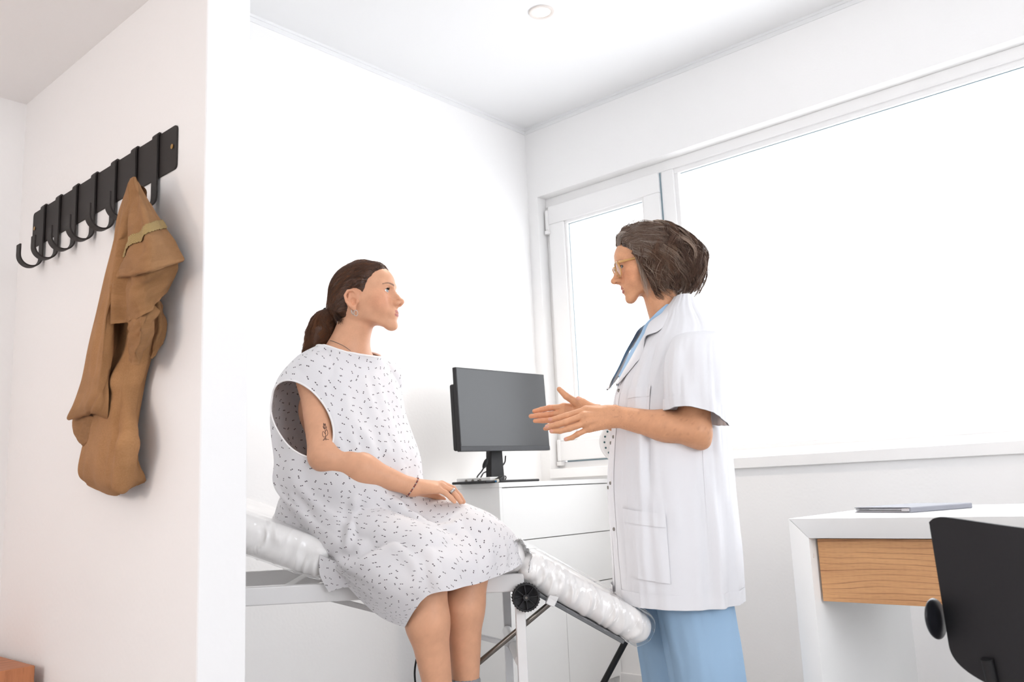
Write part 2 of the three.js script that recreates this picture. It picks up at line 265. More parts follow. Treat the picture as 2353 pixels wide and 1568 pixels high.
// ---------------------------------------------------------------- tablet in its cover
{
  const A = [2.786, -1.044], B = [2.717, -0.857], ang = Math.atan2(B[0] - A[0], B[1] - A[1]);   // short edge A-B, long edge goes to the right and back
  const t = thing('tablet', 'grey tablet closed in a folding keyboard cover on the white desk', 'tablet', [2.852, 0.75, -0.893]);
  const inner = new THREE.Group();
  const L = 0.285, W = 0.199, put = (g) => { g.rotateY(ang); g.translate(2.852, 0.7505, -0.893); return g; };
  const grey = std({ color: 0x8f9098, roughness: 0.6 }), silver = std({ color: 0xa9a9ad, roughness: 0.35, metalness: 0.7 });
  const bx = (x0, x1, y0, y1, z0, z1, r) => { const g = new RoundedBoxGeometry(x1 - x0, y1 - y0, z1 - z0, 3, r); g.translate((x0 + x1) / 2, (y0 + y1) / 2, (z0 + z1) / 2); return put(g); };
  part('cover', merge([bx(-L / 2, L / 2, 0, 0.0022, -W / 2, W / 2, 0.001), bx(-L / 2, L / 2, 0.0142, 0.0165, -W / 2, W / 2, 0.001)]), grey, t);
  part('spine', bx(-L / 2, L / 2, 0.0002, 0.0163, W / 2 - 0.007, W / 2 + 0.003, 0.004), grey, t);
  part('tablet_body', bx(-L / 2 + 0.001, L / 2 - 0.002, 0.0066, 0.0134, -W / 2 + 0.002, W / 2 - 0.008, 0.003), silver, t);
  part('keyboard', bx(-L / 2 + 0.001, L / 2 - 0.002, 0.0024, 0.006, -W / 2 + 0.004, W / 2 - 0.008, 0.0014), silver, t);
  part('hinge_end', bx(-L / 2 - 0.0008, -L / 2 + 0.02, 0.0035, 0.0132, W / 2 - 0.03, W / 2 - 0.002, 0.003), std({ color: 0xc4c4c8, roughness: 0.3, metalness: 0.6 }), t);
  const holes = []; for (let i = 0; i < 11; i++) { const g = new THREE.CylinderGeometry(0.0009, 0.0009, 0.001, 8); g.rotateZ(Math.PI / 2); g.translate(-L / 2 + 0.0008, 0.0102, -W / 2 + 0.02 + i * 0.0033); holes.push(put(g)); }
  part('speaker_grille', merge(holes), M.blackPlastic, t);
}
// ---------------------------------------------------------------- cabinet in the corner
{
  const x0 = 2.925, x1 = WX - 0.004, zf = -2.694, zb = BZ + 0.004, top = 0.9;
  const t = thing('cabinet', 'tall white cabinet with two wide drawers above doors, in the room corner', 'cabinet', [(x0 + x1) / 2, FLOOR, (zf + zb) / 2]);
  part('body', merge([box(x0, x0 + 0.018, FLOOR, top - 0.022, zb, zf), box(x1 - 0.018, x1, FLOOR, top - 0.022, zb, zf), box(x0 + 0.018, x1 - 0.018, FLOOR + 0.06, FLOOR + 0.08, zb + 0.0102, zf - 0.02), box(x0 + 0.018, x1 - 0.018, FLOOR, top - 0.03, zb, zb + 0.01), box(x0 + 0.018, x1 - 0.018, FLOOR, FLOOR + 0.06, zf - 0.05, zf - 0.035)]), M.lacquer, t);
  part('top_panel', box(x0 - 0.001, x1, top - 0.0215, top, zb, zf + 0.001, 0.0015), M.lacquer, t);
  const fx0 = x0 + 0.0195, fx1 = x1 - 0.003, f = (a, b, y0, y1) => box(a, b, y0, y1, zf - 0.019, zf - 0.0005, 0.0012);
  part('drawer_front', f(fx0, fx1, 0.6355, top - 0.0255), M.lacquer, t);
  part('drawer_front', f(fx0, fx1, 0.393, 0.6315), M.lacquer, t);
  const mx = 3.365;
  part('door', f(fx0, mx - 0.0015, FLOOR + 0.062, 0.3885), M.lacquer, t); part('door', f(mx + 0.0015, fx1, FLOOR + 0.062, 0.3885), M.lacquer, t);
}
// ---------------------------------------------------------------- monitor and what lies beside it
{
  const z = -2.78, x0 = 2.765, x1 = 3.4, y0 = 1.012, y1 = 1.398, cx = 3.075;
  const t = thing('monitor', 'black computer monitor switched off on the white corner cabinet', 'monitor', [cx, 0.9, z - 0.05]);
  const tilt = (g) => { g.translate(0, -1.2, -z); g.rotateX(-0.03); g.rotateZ(0.012); g.translate(0, 1.2, z); return g; };
  const hous = part('housing', tilt(merge([box(x0, x1, y0, y1, z - 0.022, z, 0.003), box(x0 + 0.0, x1 - 0.0, y0 + 0.005, y1 - 0.075, z - 0.05, z - 0.018, 0.01)])), M.blackPlastic, t);
  part('screen', tilt(box(x0 + 0.006, x1 - 0.006, y0 + 0.024, y1 - 0.005, z - 0.002, z + 0.0006)), phys({ color: 0x0b0c0e, roughness: 0.3, specularIntensity: 1.0, clearcoat: 0.25, clearcoatRoughness: 0.22 }), t, 'matt dark screen mirroring the bright room');
  part('lower_bezel', tilt(box(x0 + 0.001, x1 - 0.001, y0 + 0.001, y0 + 0.0225, z - 0.003, z + 0.002, 0.001)), std({ color: 0x2a2b2f, roughness: 0.45 }), t);
  const neck = extrudeShape([[-0.045, 0], [0.045, 0], [0.033, 0.2], [-0.033, 0.2]], 0.03, 0.003); neck.translate(cx, 0.905, z - 0.09);
  part('stand_neck', neck, M.blackPlastic, t);
  part('stand_base', box(cx - 0.21, cx + 0.17, 0.9005, 0.9125, z - 0.16, z + 0.06, 0.005), M.blackPlastic, t);
  part('video_cable', merge([tube([[cx - 0.045, 1.07, z - 0.06], [cx - 0.055, 1.02, z - 0.07], [cx - 0.085, 0.965, z - 0.075], [cx - 0.13, 0.93, z - 0.07], [cx - 0.155, 0.906, z - 0.03]], 0.0035, 40), tube([[cx - 0.057, 1.015, z - 0.07], [cx - 0.068, 0.995, z - 0.072], [cx - 0.08, 0.972, z - 0.075]], (q) => 0.011 * Math.pow(Math.sin(Math.PI * clamp(q, 0.02, 0.98)), 0.3), 16, 12)]), M.blackPlastic, t);
  part('power_cable', tube([[cx + 0.075, 1.03, z - 0.07], [cx + 0.07, 0.995, z - 0.075], [cx + 0.045, 0.97, z - 0.095], [cx - 0.03, 0.955, z - 0.11], [cx - 0.08, 0.94, z - 0.085], [cx - 0.1, 0.915, z - 0.08], [cx - 0.07, 0.905, z - 0.07]], 0.0035, 50), M.blackPlastic, t);
  const c3 = thing('video_plug', 'grey video plug with a blue core lying by the monitor base', 'plug', [2.935, 0.905, -2.7]);
  const bp = box(2.945, 2.985, 0.9035, 0.9185, -2.735, -2.705, 0.004); const bs = box(2.93, 2.946, 0.9045, 0.9175, -2.732, -2.708, 0.002);
  for (const g of [bp, bs]) { g.translate(-2.96, -0.91, 2.72); g.rotateZ(0.35); g.translate(2.957, 0.916, -2.72); }
  part('shell', bp, M.blackPlastic, c3); part('connector', bs, std({ color: 0xb8b4aa, roughness: 0.4, metalness: 0.4 }), c3);
  const blue = box(2.9285, 2.9305, 0.908, 0.915, -2.729, -2.711, 0.0008); blue.translate(-2.96, -0.91, 2.72); blue.rotateZ(0.35); blue.translate(2.957, 0.916, -2.72);
  part('core', blue, std({ color: 0x2a86c8, roughness: 0.5 }), c3, 'blue connector core');
  part('cord', tube([[2.975, 0.923, -2.72], [3.0, 0.93, -2.722], [3.012, 0.922, -2.728], [3.015, 0.9085, -2.74], [3.05, 0.905, -2.76]], 0.0028, 24), M.blackPlastic, c3);
  const bx = thing('power_strip', 'small white socket block behind the resting hand, on the cabinet', 'socket block', [2.955, 0.9, -2.84]);
  part('body', box(2.928, 2.995, 0.9005, 0.928, -2.97, -2.75, 0.003), M.lacquer, bx);
  for (const zz of [-2.905, -2.862, -2.815]) { const g = new THREE.CylinderGeometry(0.008, 0.008, 0.003, 18); g.rotateZ(Math.PI / 2); g.translate(2.9275, 0.914, zz); part('outlet', g, std({ color: 0x8c877f, roughness: 0.6 }), bx); }
}
// ---------------------------------------------------------------- bench in the niche
{
  const x1 = 0.885, x0 = -0.45, y = 0.488, zf = -2.42, zb = NZ + 0.01;
  const t = thing('wooden_bench', 'brown wooden bench with thick slab top against the far niche wall', 'bench', [(x0 + x1) / 2, FLOOR, (zf + zb) / 2]);
  const wm = std({ map: benchWood, roughness: 0.55 });
  const uvTop = (g, front) => { const p = g.attributes.position, n = g.attributes.normal, uv = g.attributes.uv; for (let i = 0; i < p.count; i++) { if (Math.abs(n.getY(i)) > 0.7) uv.setXY(i, p.getX(i) * 1.4, p.getZ(i) * 1.6); else uv.setXY(i, p.getY(i) * 1.2, p.getX(i) * 1.3); } return g; };
  part('seat', uvTop(box(x0, x1, y - 0.16, y, zb, zf, 0.003)), wm, t);
  part('leg', uvTop(box(x0 + 0.03, x0 + 0.09, FLOOR, y - 0.1602, zb + 0.02, zf - 0.02, 0.002)), wm, t); part('leg', uvTop(box(x1 - 0.09, x1 - 0.03, FLOOR, y - 0.1602, zb + 0.02, zf - 0.02, 0.002)), wm, t);
}
// ---------------------------------------------------------------- coat hook rail
const hookZ = [-2.568, -2.46, -2.346, -2.228, -2.11, -1.999, -1.888];
{
  const y0 = 1.626, y1 = 1.731, z0 = -2.653, z1 = -1.795, xf = PX0 - 0.0045;
  const t = thing('coat_rack', 'black metal coat rack with seven curved hooks on the white partition', 'coat rack', [PX0 - 0.003, (y0 + y1) / 2, (z0 + z1) / 2]);
  const s = new THREE.Shape(), r = 0.012; s.moveTo(z0 + r, y0); s.lineTo(z1 - r, y0); s.quadraticCurveTo(z1, y0, z1, y0 + r); s.lineTo(z1, y1 - r); s.quadraticCurveTo(z1, y1, z1 - r, y1); s.lineTo(z0 + r, y1); s.quadraticCurveTo(z0, y1, z0, y1 - r); s.lineTo(z0, y0 + r); s.quadraticCurveTo(z0, y0, z0 + r, y0);
  const pg = new THREE.ExtrudeGeometry(s, { depth: 0.003, bevelEnabled: true, bevelSize: 0.0006, bevelThickness: 0.0006, bevelSegments: 2, curveSegments: 8 });
  pg.rotateY(-Math.PI / 2); pg.translate(PX0 - 0.0006, 0, 0);
  part('back_plate', pg, M.blackMetal, t);
  // strap profile in (x,y): over the plate top, down the face, out and up again
  const prof = [[PX0 - 0.001, y1 + 0.0035], [xf - 0.002, y1 + 0.0035], [xf - 0.004, y1 - 0.001], [xf - 0.0042, 1.68], [xf - 0.0042, 1.6]];
  for (let a = 0; a <= 12; a++) { const th = Math.PI * a / 12; prof.push([xf - 0.0042 - 0.029 + 0.029 * Math.cos(th), 1.578 - 0.03 * Math.sin(th)]); }
  prof.push([xf - 0.0622, 1.59], [xf - 0.0622, 1.607]);
  const c2 = new THREE.CatmullRomCurve3(prof.map(([x, y]) => V3(x, y, 0)), false, 'centripetal'); const N = 60, th = 0.0042, wd = 0.026;
  for (const hz of hookZ) {
    const pos = [], idx = [];
    for (let i = 0; i <= N; i++) { const p = c2.getPointAt(i / N), tn = c2.getTangentAt(i / N), nx = -tn.y, ny = tn.x; for (const [a, b] of [[-1, -1], [1, -1], [1, 1], [-1, 1]]) pos.push(p.x + nx * th / 2 * a, p.y + ny * th / 2 * a, hz + wd / 2 * b); }
    for (let i = 0; i < N; i++) for (let k = 0; k < 4; k++) { const a = i * 4 + k, b = i * 4 + (k + 1) % 4; idx.push(a, b, a + 4, b, b + 4, a + 4); }
    idx.push(0, 2, 1, 0, 3, 2, N * 4, N * 4 + 1, N * 4 + 2, N * 4, N * 4 + 2, N * 4 + 3);
    let g = new THREE.BufferGeometry(); g.setAttribute('position', new THREE.Float32BufferAttribute(pos, 3)); g.setIndex(idx); g = toCreasedNormals(g, 0.7);
    part('hook', g, M.blackMetal, t);
  }
  for (const zz of [z0 + 0.017, z1 - 0.018]) { const g = new THREE.CylinderGeometry(0.006, 0.0045, 0.002, 18); g.rotateZ(Math.PI / 2); g.translate(xf - 0.0008, 1.682, zz); const sc = part('screw', g, M.brass, t, 'small brass screw head'); }
}
// ---------------------------------------------------------------- chair at the desk, seen from behind
{
  const t = thing('desk_chair', 'black plastic shell chair pulled up to the white desk', 'chair', [1.86, FLOOR, -0.235]);
  const cz = -0.243, xb = 1.6;
  const chairMat = std({ color: 0x17161a, roughness: 0.6 });
  // back panel with rounded lower corners and a dipped top edge, bowed round the sitter
  const halfB = (y) => y > 0.575 ? 0.243 : 0.243 * Math.pow(Math.max(0, 1 - Math.pow((0.575 - y) / 0.078, 2.4)), 1 / 2.4);
  const back = sheet((u, v) => { const w = u * 2 - 1, y = lerp(0.795, 0.4975, v), hw = halfB(y), a = Math.abs(w); const round = -0.012 * Math.pow(a, 26) * sstep(0.08, 0, v), dip = -0.034 * (1 - a) * sstep(0.5, 0, v); return [xb - 0.012 + 0.05 * Math.pow(a * hw / 0.243, 2) + (0.79 - y) * 0.12, y + round + dip, cz + w * hw]; }, 60, 70);
  part('backrest', thicken(back, 0.009), chairMat, t);
  const seatS = sheet((u, v) => { const w = u * 2 - 1, k = Math.pow(Math.abs(w), 3), e = Math.pow(Math.max(0, 1 - Math.pow(Math.abs(v * 2 - 1), 6)), 1 / 6); return [lerp(1.66, 2.08, v), 0.452 + 0.022 * k - 0.018 * sstep(0.85, 1, v), cz + w * 0.225 * lerp(0.8, 1, e)]; }, 40, 40);
  part('seat', thicken(seatS, 0.01), chairMat, t);
  for (const sgn of [-1, 1]) {
    const g = new THREE.SphereGeometry(1, 32, 24); g.scale(0.055, 0.034, 0.008); g.rotateZ(-0.25); g.translate(1.64, 0.618, cz + sgn * 0.254); part('arm_bracket', g, std({ color: 0x1a1a1f, roughness: 0.3 }), t);
    part('back_upright', tube([[1.70, 0.44, cz + sgn * 0.17], [1.655, 0.47, cz + sgn * 0.175], [1.632, 0.56, cz + sgn * 0.18]], 0.01, 16, 10), M.blackPlastic, t);
  }
  for (const [x, z] of [[1.68, -0.2], [1.68, 0.2], [2.02, -0.2], [2.02, 0.2]]) part('leg', tube([[1.85 + (x - 1.85) * 0.7, 0.445, cz + z * 0.75], [x, 0.15, cz + z], [x + (x - 1.85) * 0.16, FLOOR + 0.004, cz + z * 1.08]], 0.0105, 12, 10), M.steel, t);
}
// ---------------------------------------------------------------- examination couch
const BED = { o: [0.004, 0, -2.459], a: 0.0855, w: 0.58, L: 1.22 };
const bedXf = (g) => { g.rotateY(BED.a); g.translate(...BED.o); return g; };
const filmMat = phys({ color: 0xffffff, roughness: 0.06, transmission: 1, thickness: 0, ior: 1.45 });
const padMat = phys({ color: 0xeeecea, roughness: 0.34, clearcoat: 0.85, clearcoatRoughness: 0.12 });
// padded board: cross-section is a rounded rectangle (z across, y thick) swept along x from 0 to len, with gathered folds
function pad(len, th, w, gather, seed, opts = {}) {
  const { grow = 0, seg = 150, per = 150, endR = 0.03, phase = 0 } = opts, r = Math.min(0.034, th * 0.42);
  const hw = w / 2, hh = th / 2, P = []; const straight = [2 * (hw - r), 2 * (hh - r)], arc = Math.PI * r / 2, tot = 2 * (straight[0] + straight[1]) + 4 * arc;
  const at = (q) => { let s = ((q % 1) + 1) % 1 * tot; const segs = [[straight[0], (t) => [hw - r - t, hh, 0, 1]], [arc, (t) => { const a = t / r; return [-hw + r - r * Math.sin(a), hh - r + r * Math.cos(a), -Math.sin(a), Math.cos(a)]; }], [straight[1], (t) => [-hw, hh - r - t, -1, 0]], [arc, (t) => { const a = t / r; return [-hw + r - r * Math.cos(a), -hh + r - r * Math.sin(a), -Math.cos(a), -Math.sin(a)]; }], [straight[0], (t) => [-hw + r + t, -hh, 0, -1]], [arc, (t) => { const a = t / r; return [hw - r + r * Math.sin(a), -hh + r - r * Math.cos(a), Math.sin(a), -Math.cos(a)]; }], [straight[1], (t) => [hw, -hh + r + t, 1, 0]], [arc, (t) => { const a = t / r; return [hw - r + r * Math.cos(a), hh - r + r * Math.sin(a), Math.cos(a), Math.sin(a)]; }]]; for (const [l, f] of segs) { if (s <= l) return f(s); s -= l; } return segs[0][1](0); };
  const g = sheet((u, v) => {
    const [z, y, nz, ny] = at(u);
    // v 0..1 incl. rounded ends
    const x = v * len, e = Math.min(x, len - x), k = e < endR ? Math.sqrt(Math.max(0, 1 - Math.pow(1 - e / endR, 2))) : 1;
    const side = Math.pow(Math.abs(nz), 0.6);
    const n1 = noise3(x * 42 + y * 14 + 2.2 * noise3(x * 9, y * 14, seed + 5), y * 7 + z * 2 + phase, seed), n2 = noise3(x * 75 + y * 30, y * 30, seed + 2);
    const ridge = 1.2 - Math.pow(Math.abs(n1), 0.7) * 2.4;
    let d = grow + gather * (side * (0.9 * ridge + 0.35 * n2) + (1 - side) * 0.35 * noise3(x * 9, z * 11, seed + 9)) + 0.004 * (1 - Math.pow(Math.abs(z) / hw, 3)) * (ny > 0 ? 1 : 0);
    const shrink = k * 0.5 + 0.5 * k;
    const yy = y * lerp(0.25, 1, shrink) + ny * d * k, zz = z * lerp(0.93, 1, shrink) + nz * d * k;
    return [x, yy, zz - 0 ];
  }, per, seg, tot, len, true);
  return g;
}
const endCap = (g) => g;
{
  const t = turnedThing('examination_couch', 'white steel examination couch with plastic wrapped pads under the seated patient', 'couch', [BED.o[0] - 0.5, FLOOR, BED.o[2] - 0.29]);
  const B = (x0, x1, y0, y1, z0, z1, r = 0.004) => bedXf(box(x0, x1, y0, y1, z0, z1, r));
  const W = BED.w, LL = 1.2;
  part('side_rail', B(-LL, 0, 0.592, 0.64, -0.03, 0), M.whiteSteel, t);
  part('side_rail', B(-LL, 0, 0.592, 0.64, -W, -W + 0.03), M.whiteSteel, t);
  for (const x of [-LL, -0.66, -0.03]) part('cross_bar', B(x, x + 0.03, 0.592, 0.639, -W + 0.0305, -0.0305), M.whiteSteel, t);
  for (const [x, z] of [[-0.027, -0.029], [-0.027, -W + 0.001], [-1.12, -0.029], [-1.12, -W + 0.001]]) { const lg = part('leg', B(x, x + 0.027, FLOOR + 0.012, 0.5915, z, z + 0.028, 0.003), M.whiteSteel, t); part('foot_cap', B(x - 0.002, x + 0.029, FLOOR, FLOOR + 0.03, z - 0.002, z + 0.03, 0.004), M.blackPlastic, lg); }
  // tube tying the two legs together, with its sleeve, and the brace that meets it
  const rodB = (a, b, r, s = 16) => bedXf(rod(a, b, r, s));
  const tubeM = part('cross_tube', rodB([-0.016, 0.405, -0.03], [-0.016, 0.405, -W + 0.03], 0.0165, 20), M.whiteSteel, t);
  part('sleeve', rodB([-0.016, 0.405, -0.25], [-0.016, 0.405, -0.33], 0.019, 20), M.whiteSteel, tubeM);
  part('brace', bedXf(bar([-0.016, 0.405, -0.27], [-0.62, 0.585, -0.29], 0.026, 0.014)), M.whiteSteel, t);
  // adjustable strut for the leg rest
  part('support_strut', rodB([0.08, 0.562, -0.012], [-0.62, 0.03, -0.16], 0.0075, 14), M.darkSteel, t);
  const br = bedXf((() => { const g = box(-0.013, 0.013, -0.032, 0.024, -0.11, -0.09, 0.003); g.rotateZ(-0.5); g.translate(0.083, 0.578, 0.09); return g; })());
  const brk = part('strut_bracket', br, M.whiteSteel, t);
  part('bolt', bedXf((() => { const g = new THREE.CylinderGeometry(0.0085, 0.0085, 0.008, 6); g.rotateX(Math.PI / 2); g.translate(0.085, 0.585, 0.0); return g; })()), M.steel, brk);
  // hand wheel
  const kx = 0.001, ky = 0.578, kz = 0.016, wheel = [];
  wheel.push((() => { const g = new THREE.LatheGeometry([[0.031, -0.011], [0.0365, -0.011], [0.0375, -0.008], [0.0375, 0.009], [0.036, 0.011], [0.0325, 0.011], [0.032, 0.008], [0.032, -0.004], [0, -0.004]].map(([a, b]) => new THREE.Vector2(a, b)), 48); g.rotateX(Math.PI / 2); return g; })());
  for (let i = 0; i < 8; i++) { const g = new THREE.BoxGeometry(0.027, 0.0022, 0.013); g.translate(0.0195, 0, 0.002); g.rotateZ(i * Math.PI / 4 + 0.08); wheel.push(g); }
  for (let i = 0; i < 30; i++) { const g = new THREE.CylinderGeometry(0.0016, 0.0016, 0.018, 6); g.rotateX(Math.PI / 2); g.translate(0.0378, 0, 0); g.rotateZ(i * Math.PI / 15); wheel.push(g); }
  wheel.push((() => { const g = new THREE.CylinderGeometry(0.009, 0.0095, 0.02, 20); g.rotateX(Math.PI / 2); g.translate(0, 0, 0.004); return g; })());
  const wg = merge(wheel); wg.translate(kx, ky, kz); bedXf(wg);
  const wh = part('hand_wheel', wg, M.blackPlastic, t, 'black spoked hand wheel');
  part('axle', rodB([kx, ky, kz + 0.015], [kx, ky, -0.05], 0.0035, 10), M.darkSteel, wh);
  // seat pad, back rest, leg rest
  const seat = pad(0.555, 0.086, W + 0.01, 0.0025, 31, { seg: 110 }); seat.translate(-0.548, 0.684, -W / 2);
  part('seat_pad', bedXf(seat), padMat, t);
  const backA = 0.37; const backG = pad(0.6, 0.098, W + 0.015, 0.0055, 41); backG.translate(0, 0.05, 0);
  backG.rotateY(Math.PI); backG.rotateZ(-backA); backG.translate(-0.548, 0.648, -W / 2);
  const bk = part('back_rest', bedXf(backG), padMat, t);
  const bf = pad(0.62, 0.104, W + 0.03, 0.006, 45, { grow: 0.005, seg: 120, per: 120 }); bf.translate(-0.01, 0.052, 0); bf.rotateY(Math.PI); bf.rotateZ(-backA); bf.translate(-0.548, 0.648, -W / 2);
  part('plastic_film', bedXf(bf), filmMat, bk, 'clear plastic wrap');
  const legA = 0.545; const lg = pad(0.41, 0.088, W + 0.01, 0.0058, 51, { endR: 0.045 }); lg.translate(0.012, -0.056, 0); lg.rotateZ(-legA); lg.translate(0.012, 0.722, -W / 2);
  const lr = part('leg_rest', bedXf(lg), padMat, t);
  const lf = pad(0.425, 0.095, W + 0.026, 0.0065, 57, { grow: 0.005, endR: 0.05, seg: 120, per: 120 }); lf.translate(0.004, -0.054, 0); lf.rotateZ(-legA); lf.translate(0.012, 0.722, -W / 2);
  part('plastic_film', bedXf(lf), filmMat, lr, 'clear plastic wrap');
  const brd = box(0.03, 0.37, -0.114, -0.1015, -W / 2 + 0.02, W / 2 - 0.02, 0.003); brd.rotateZ(-legA); brd.translate(0.012, 0.722, -W / 2);
  part('leg_rest_board', bedXf(brd), M.greySteel, lr);
  // bunched wrap where seat and leg rest meet
  const bunch = sheet((u, v) => { const a = -0.4 + u * 2.6, z = lerp(0.012, -W - 0.01, v), n = noise3(u * 9, v * 22, 4) * 0.008 + noise3(u * 20, v * 60, 8) * 0.004; const rr = 0.05 + n; return [-0.012 + rr * Math.sin(a) * 0.62, 0.672 + rr * Math.cos(a) * 1.05, z]; }, 40, 120, 0.15, W);
  part('bunched_wrap', bedXf(thicken(bunch, 0.002)), phys({ color: 0xf4f4f4, roughness: 0.15, transmission: 0.45, thickness: 0, clearcoat: 1, clearcoatRoughness: 0.05 }), t, 'bunched clear plastic');
}
// ---------------------------------------------------------------- black tripod lamp stand behind the doctor
{
  const o = [0.428, FLOOR, -2.98];
  const t = turnedThing('lamp_stand', 'black tripod stand with round white lamp head, half hidden behind the doctor', 'lamp', o);
  part('pole', rod([o[0], 0.15, o[2]], [o[0] - 0.05, 0.96, o[2] + 0.02], 0.0125, 16), M.blackPlastic, t);
  part('collar', rod([o[0] + 0.002, 0.2, o[2]], [o[0] + 0.001, 0.29, o[2]], 0.02, 16), M.blackPlastic, t);
  for (const [dx, dz] of [[-0.42, 0.02], [0.12, -0.4], [0.36, -0.2]]) part('leg', rod([o[0] + dx * 0.02, 0.5, o[2] + dz * 0.02], [o[0] + dx, FLOOR + 0.008, o[2] + dz], 0.0105, 12), M.blackPlastic, t);
  const hg = new THREE.LatheGeometry([[0, -0.014], [0.05, -0.015], [0.064, -0.012], [0.07, 0], [0.064, 0.012], [0.05, 0.015], [0, 0.014]].map(([a, b]) => new THREE.Vector2(a, b)), 44); hg.rotateX(Math.PI / 2); hg.rotateY(0.15); hg.translate(0.349, 1.012, -2.96);
  const hd = part('lamp_head', hg, M.lacquer, t, 'round white head ringed with dark dots');
  for (let i = 0; i < 18; i++) { const a = i / 18 * Math.PI * 2, g = new THREE.SphereGeometry(0.0036, 8, 6); g.scale(1, 1, 0.5); g.translate(0.055 * Math.cos(a), 0.055 * Math.sin(a), 0.0142); g.rotateY(0.15); g.translate(0.349, 1.012, -2.96); part('diode', g, std({ color: 0x3c6468, roughness: 0.4 }), hd); }
  part('head_mount', rod([o[0] - 0.05, 0.955, o[2] + 0.02], [0.36, 1.0, -2.975], 0.008, 10), M.blackPlastic, t);
  const rm = turnedThing('remote_control', 'small white remote control hung on the black tripod stand', 'remote control', [0.438, 0.225, -2.94]);
  const rg = new RoundedBoxGeometry(0.05, 0.13, 0.018, 4, 0.009); rg.rotateY(-0.6); rg.rotateZ(-0.14); rg.translate(0.438, 0.235, -2.945);
  part('body', rg, M.lacquer, rm);
  for (let i = 0; i < 3; i++) for (let j = 0; j < 2; j++) { const g = new THREE.CylinderGeometry(0.0052, 0.0052, 0.004, 12); g.rotateX(Math.PI / 2); g.translate(-0.009 + j * 0.018, 0.035 - i * 0.03, 0.0095); g.rotateY(-0.6); g.rotateZ(-0.14); g.translate(0.438, 0.235, -2.945); part('button', g, std({ color: 0x777a80, roughness: 0.5 }), rm); }
  const cb = turnedThing('power_lead', 'thin black lead hanging in a loop by the patient shins', 'cable', [-0.33, 0.25, -2.75]);
  part('cord', tube([[-0.29, 0.46, -2.78], [-0.325, 0.4, -2.76], [-0.34, 0.33, -2.75], [-0.325, 0.27, -2.745], [-0.28, 0.265, -2.75], [-0.25, 0.3, -2.78]], 0.003, 50), M.blackPlastic, cb);
}
// ---------------------------------------------------------------- modelling by distance fields (bodies)
const smin = (a, b, k) => { const h = Math.max(k - Math.abs(a - b), 0) / k; return Math.min(a, b) - h * h * k * 0.25; };
const smax = (a, b, k) => -smin(-a, -b, k);
function cone(x, y, z, a, b, ra, rb) {
  const bx = b[0] - a[0], by = b[1] - a[1], bz = b[2] - a[2], px = x - a[0], py = y - a[1], pz = z - a[2];
  const t = clamp((px * bx + py * by + pz * bz) / (bx * bx + by * by + bz * bz)), dx = px - bx * t, dy = py - by * t, dz = pz - bz * t;
  return Math.sqrt(dx * dx + dy * dy + dz * dz) - (ra + (rb - ra) * t);
}
function ell(x, y, z, c, r) { const a = (x - c[0]) / r[0], b = (y - c[1]) / r[1], d = (z - c[2]) / r[2], k0 = Math.sqrt(a * a + b * b + d * d); const e = a / r[0], f = b / r[1], g = d / r[2], k1 = Math.sqrt(e * e + f * f + g * g); return k1 < 1e-9 ? -Math.min(...r) : k0 * (k0 - 1) / k1; }
function chain(x, y, z, pts, rad) { let d = 9; for (let i = 0; i + 1 < pts.length; i++) d = Math.min(d, cone(x, y, z, pts[i], pts[i + 1], rad[i], rad[i + 1])); return d; }
function curve1(xs, ys) { // smooth 1-d interpolation
  return (x) => { const n = xs.length; if (x <= xs[0]) return ys[0]; if (x >= xs[n - 1]) return ys[n - 1]; let i = 0; while (x > xs[i + 1]) i++; const h = xs[i + 1] - xs[i], t = (x - xs[i]) / h; const m = (j) => j <= 0 ? (ys[1] - ys[0]) / (xs[1] - xs[0]) : j >= n - 1 ? (ys[n - 1] - ys[n - 2]) / (xs[n - 1] - xs[n - 2]) : (ys[j + 1] - ys[j - 1]) / (xs[j + 1] - xs[j - 1]); const t2 = t * t, t3 = t2 * t; return (2 * t3 - 3 * t2 + 1) * ys[i] + (t3 - 2 * t2 + t) * h * m(i) + (-2 * t3 + 3 * t2) * ys[i + 1] + (t3 - t2) * h * m(i + 1); };
}
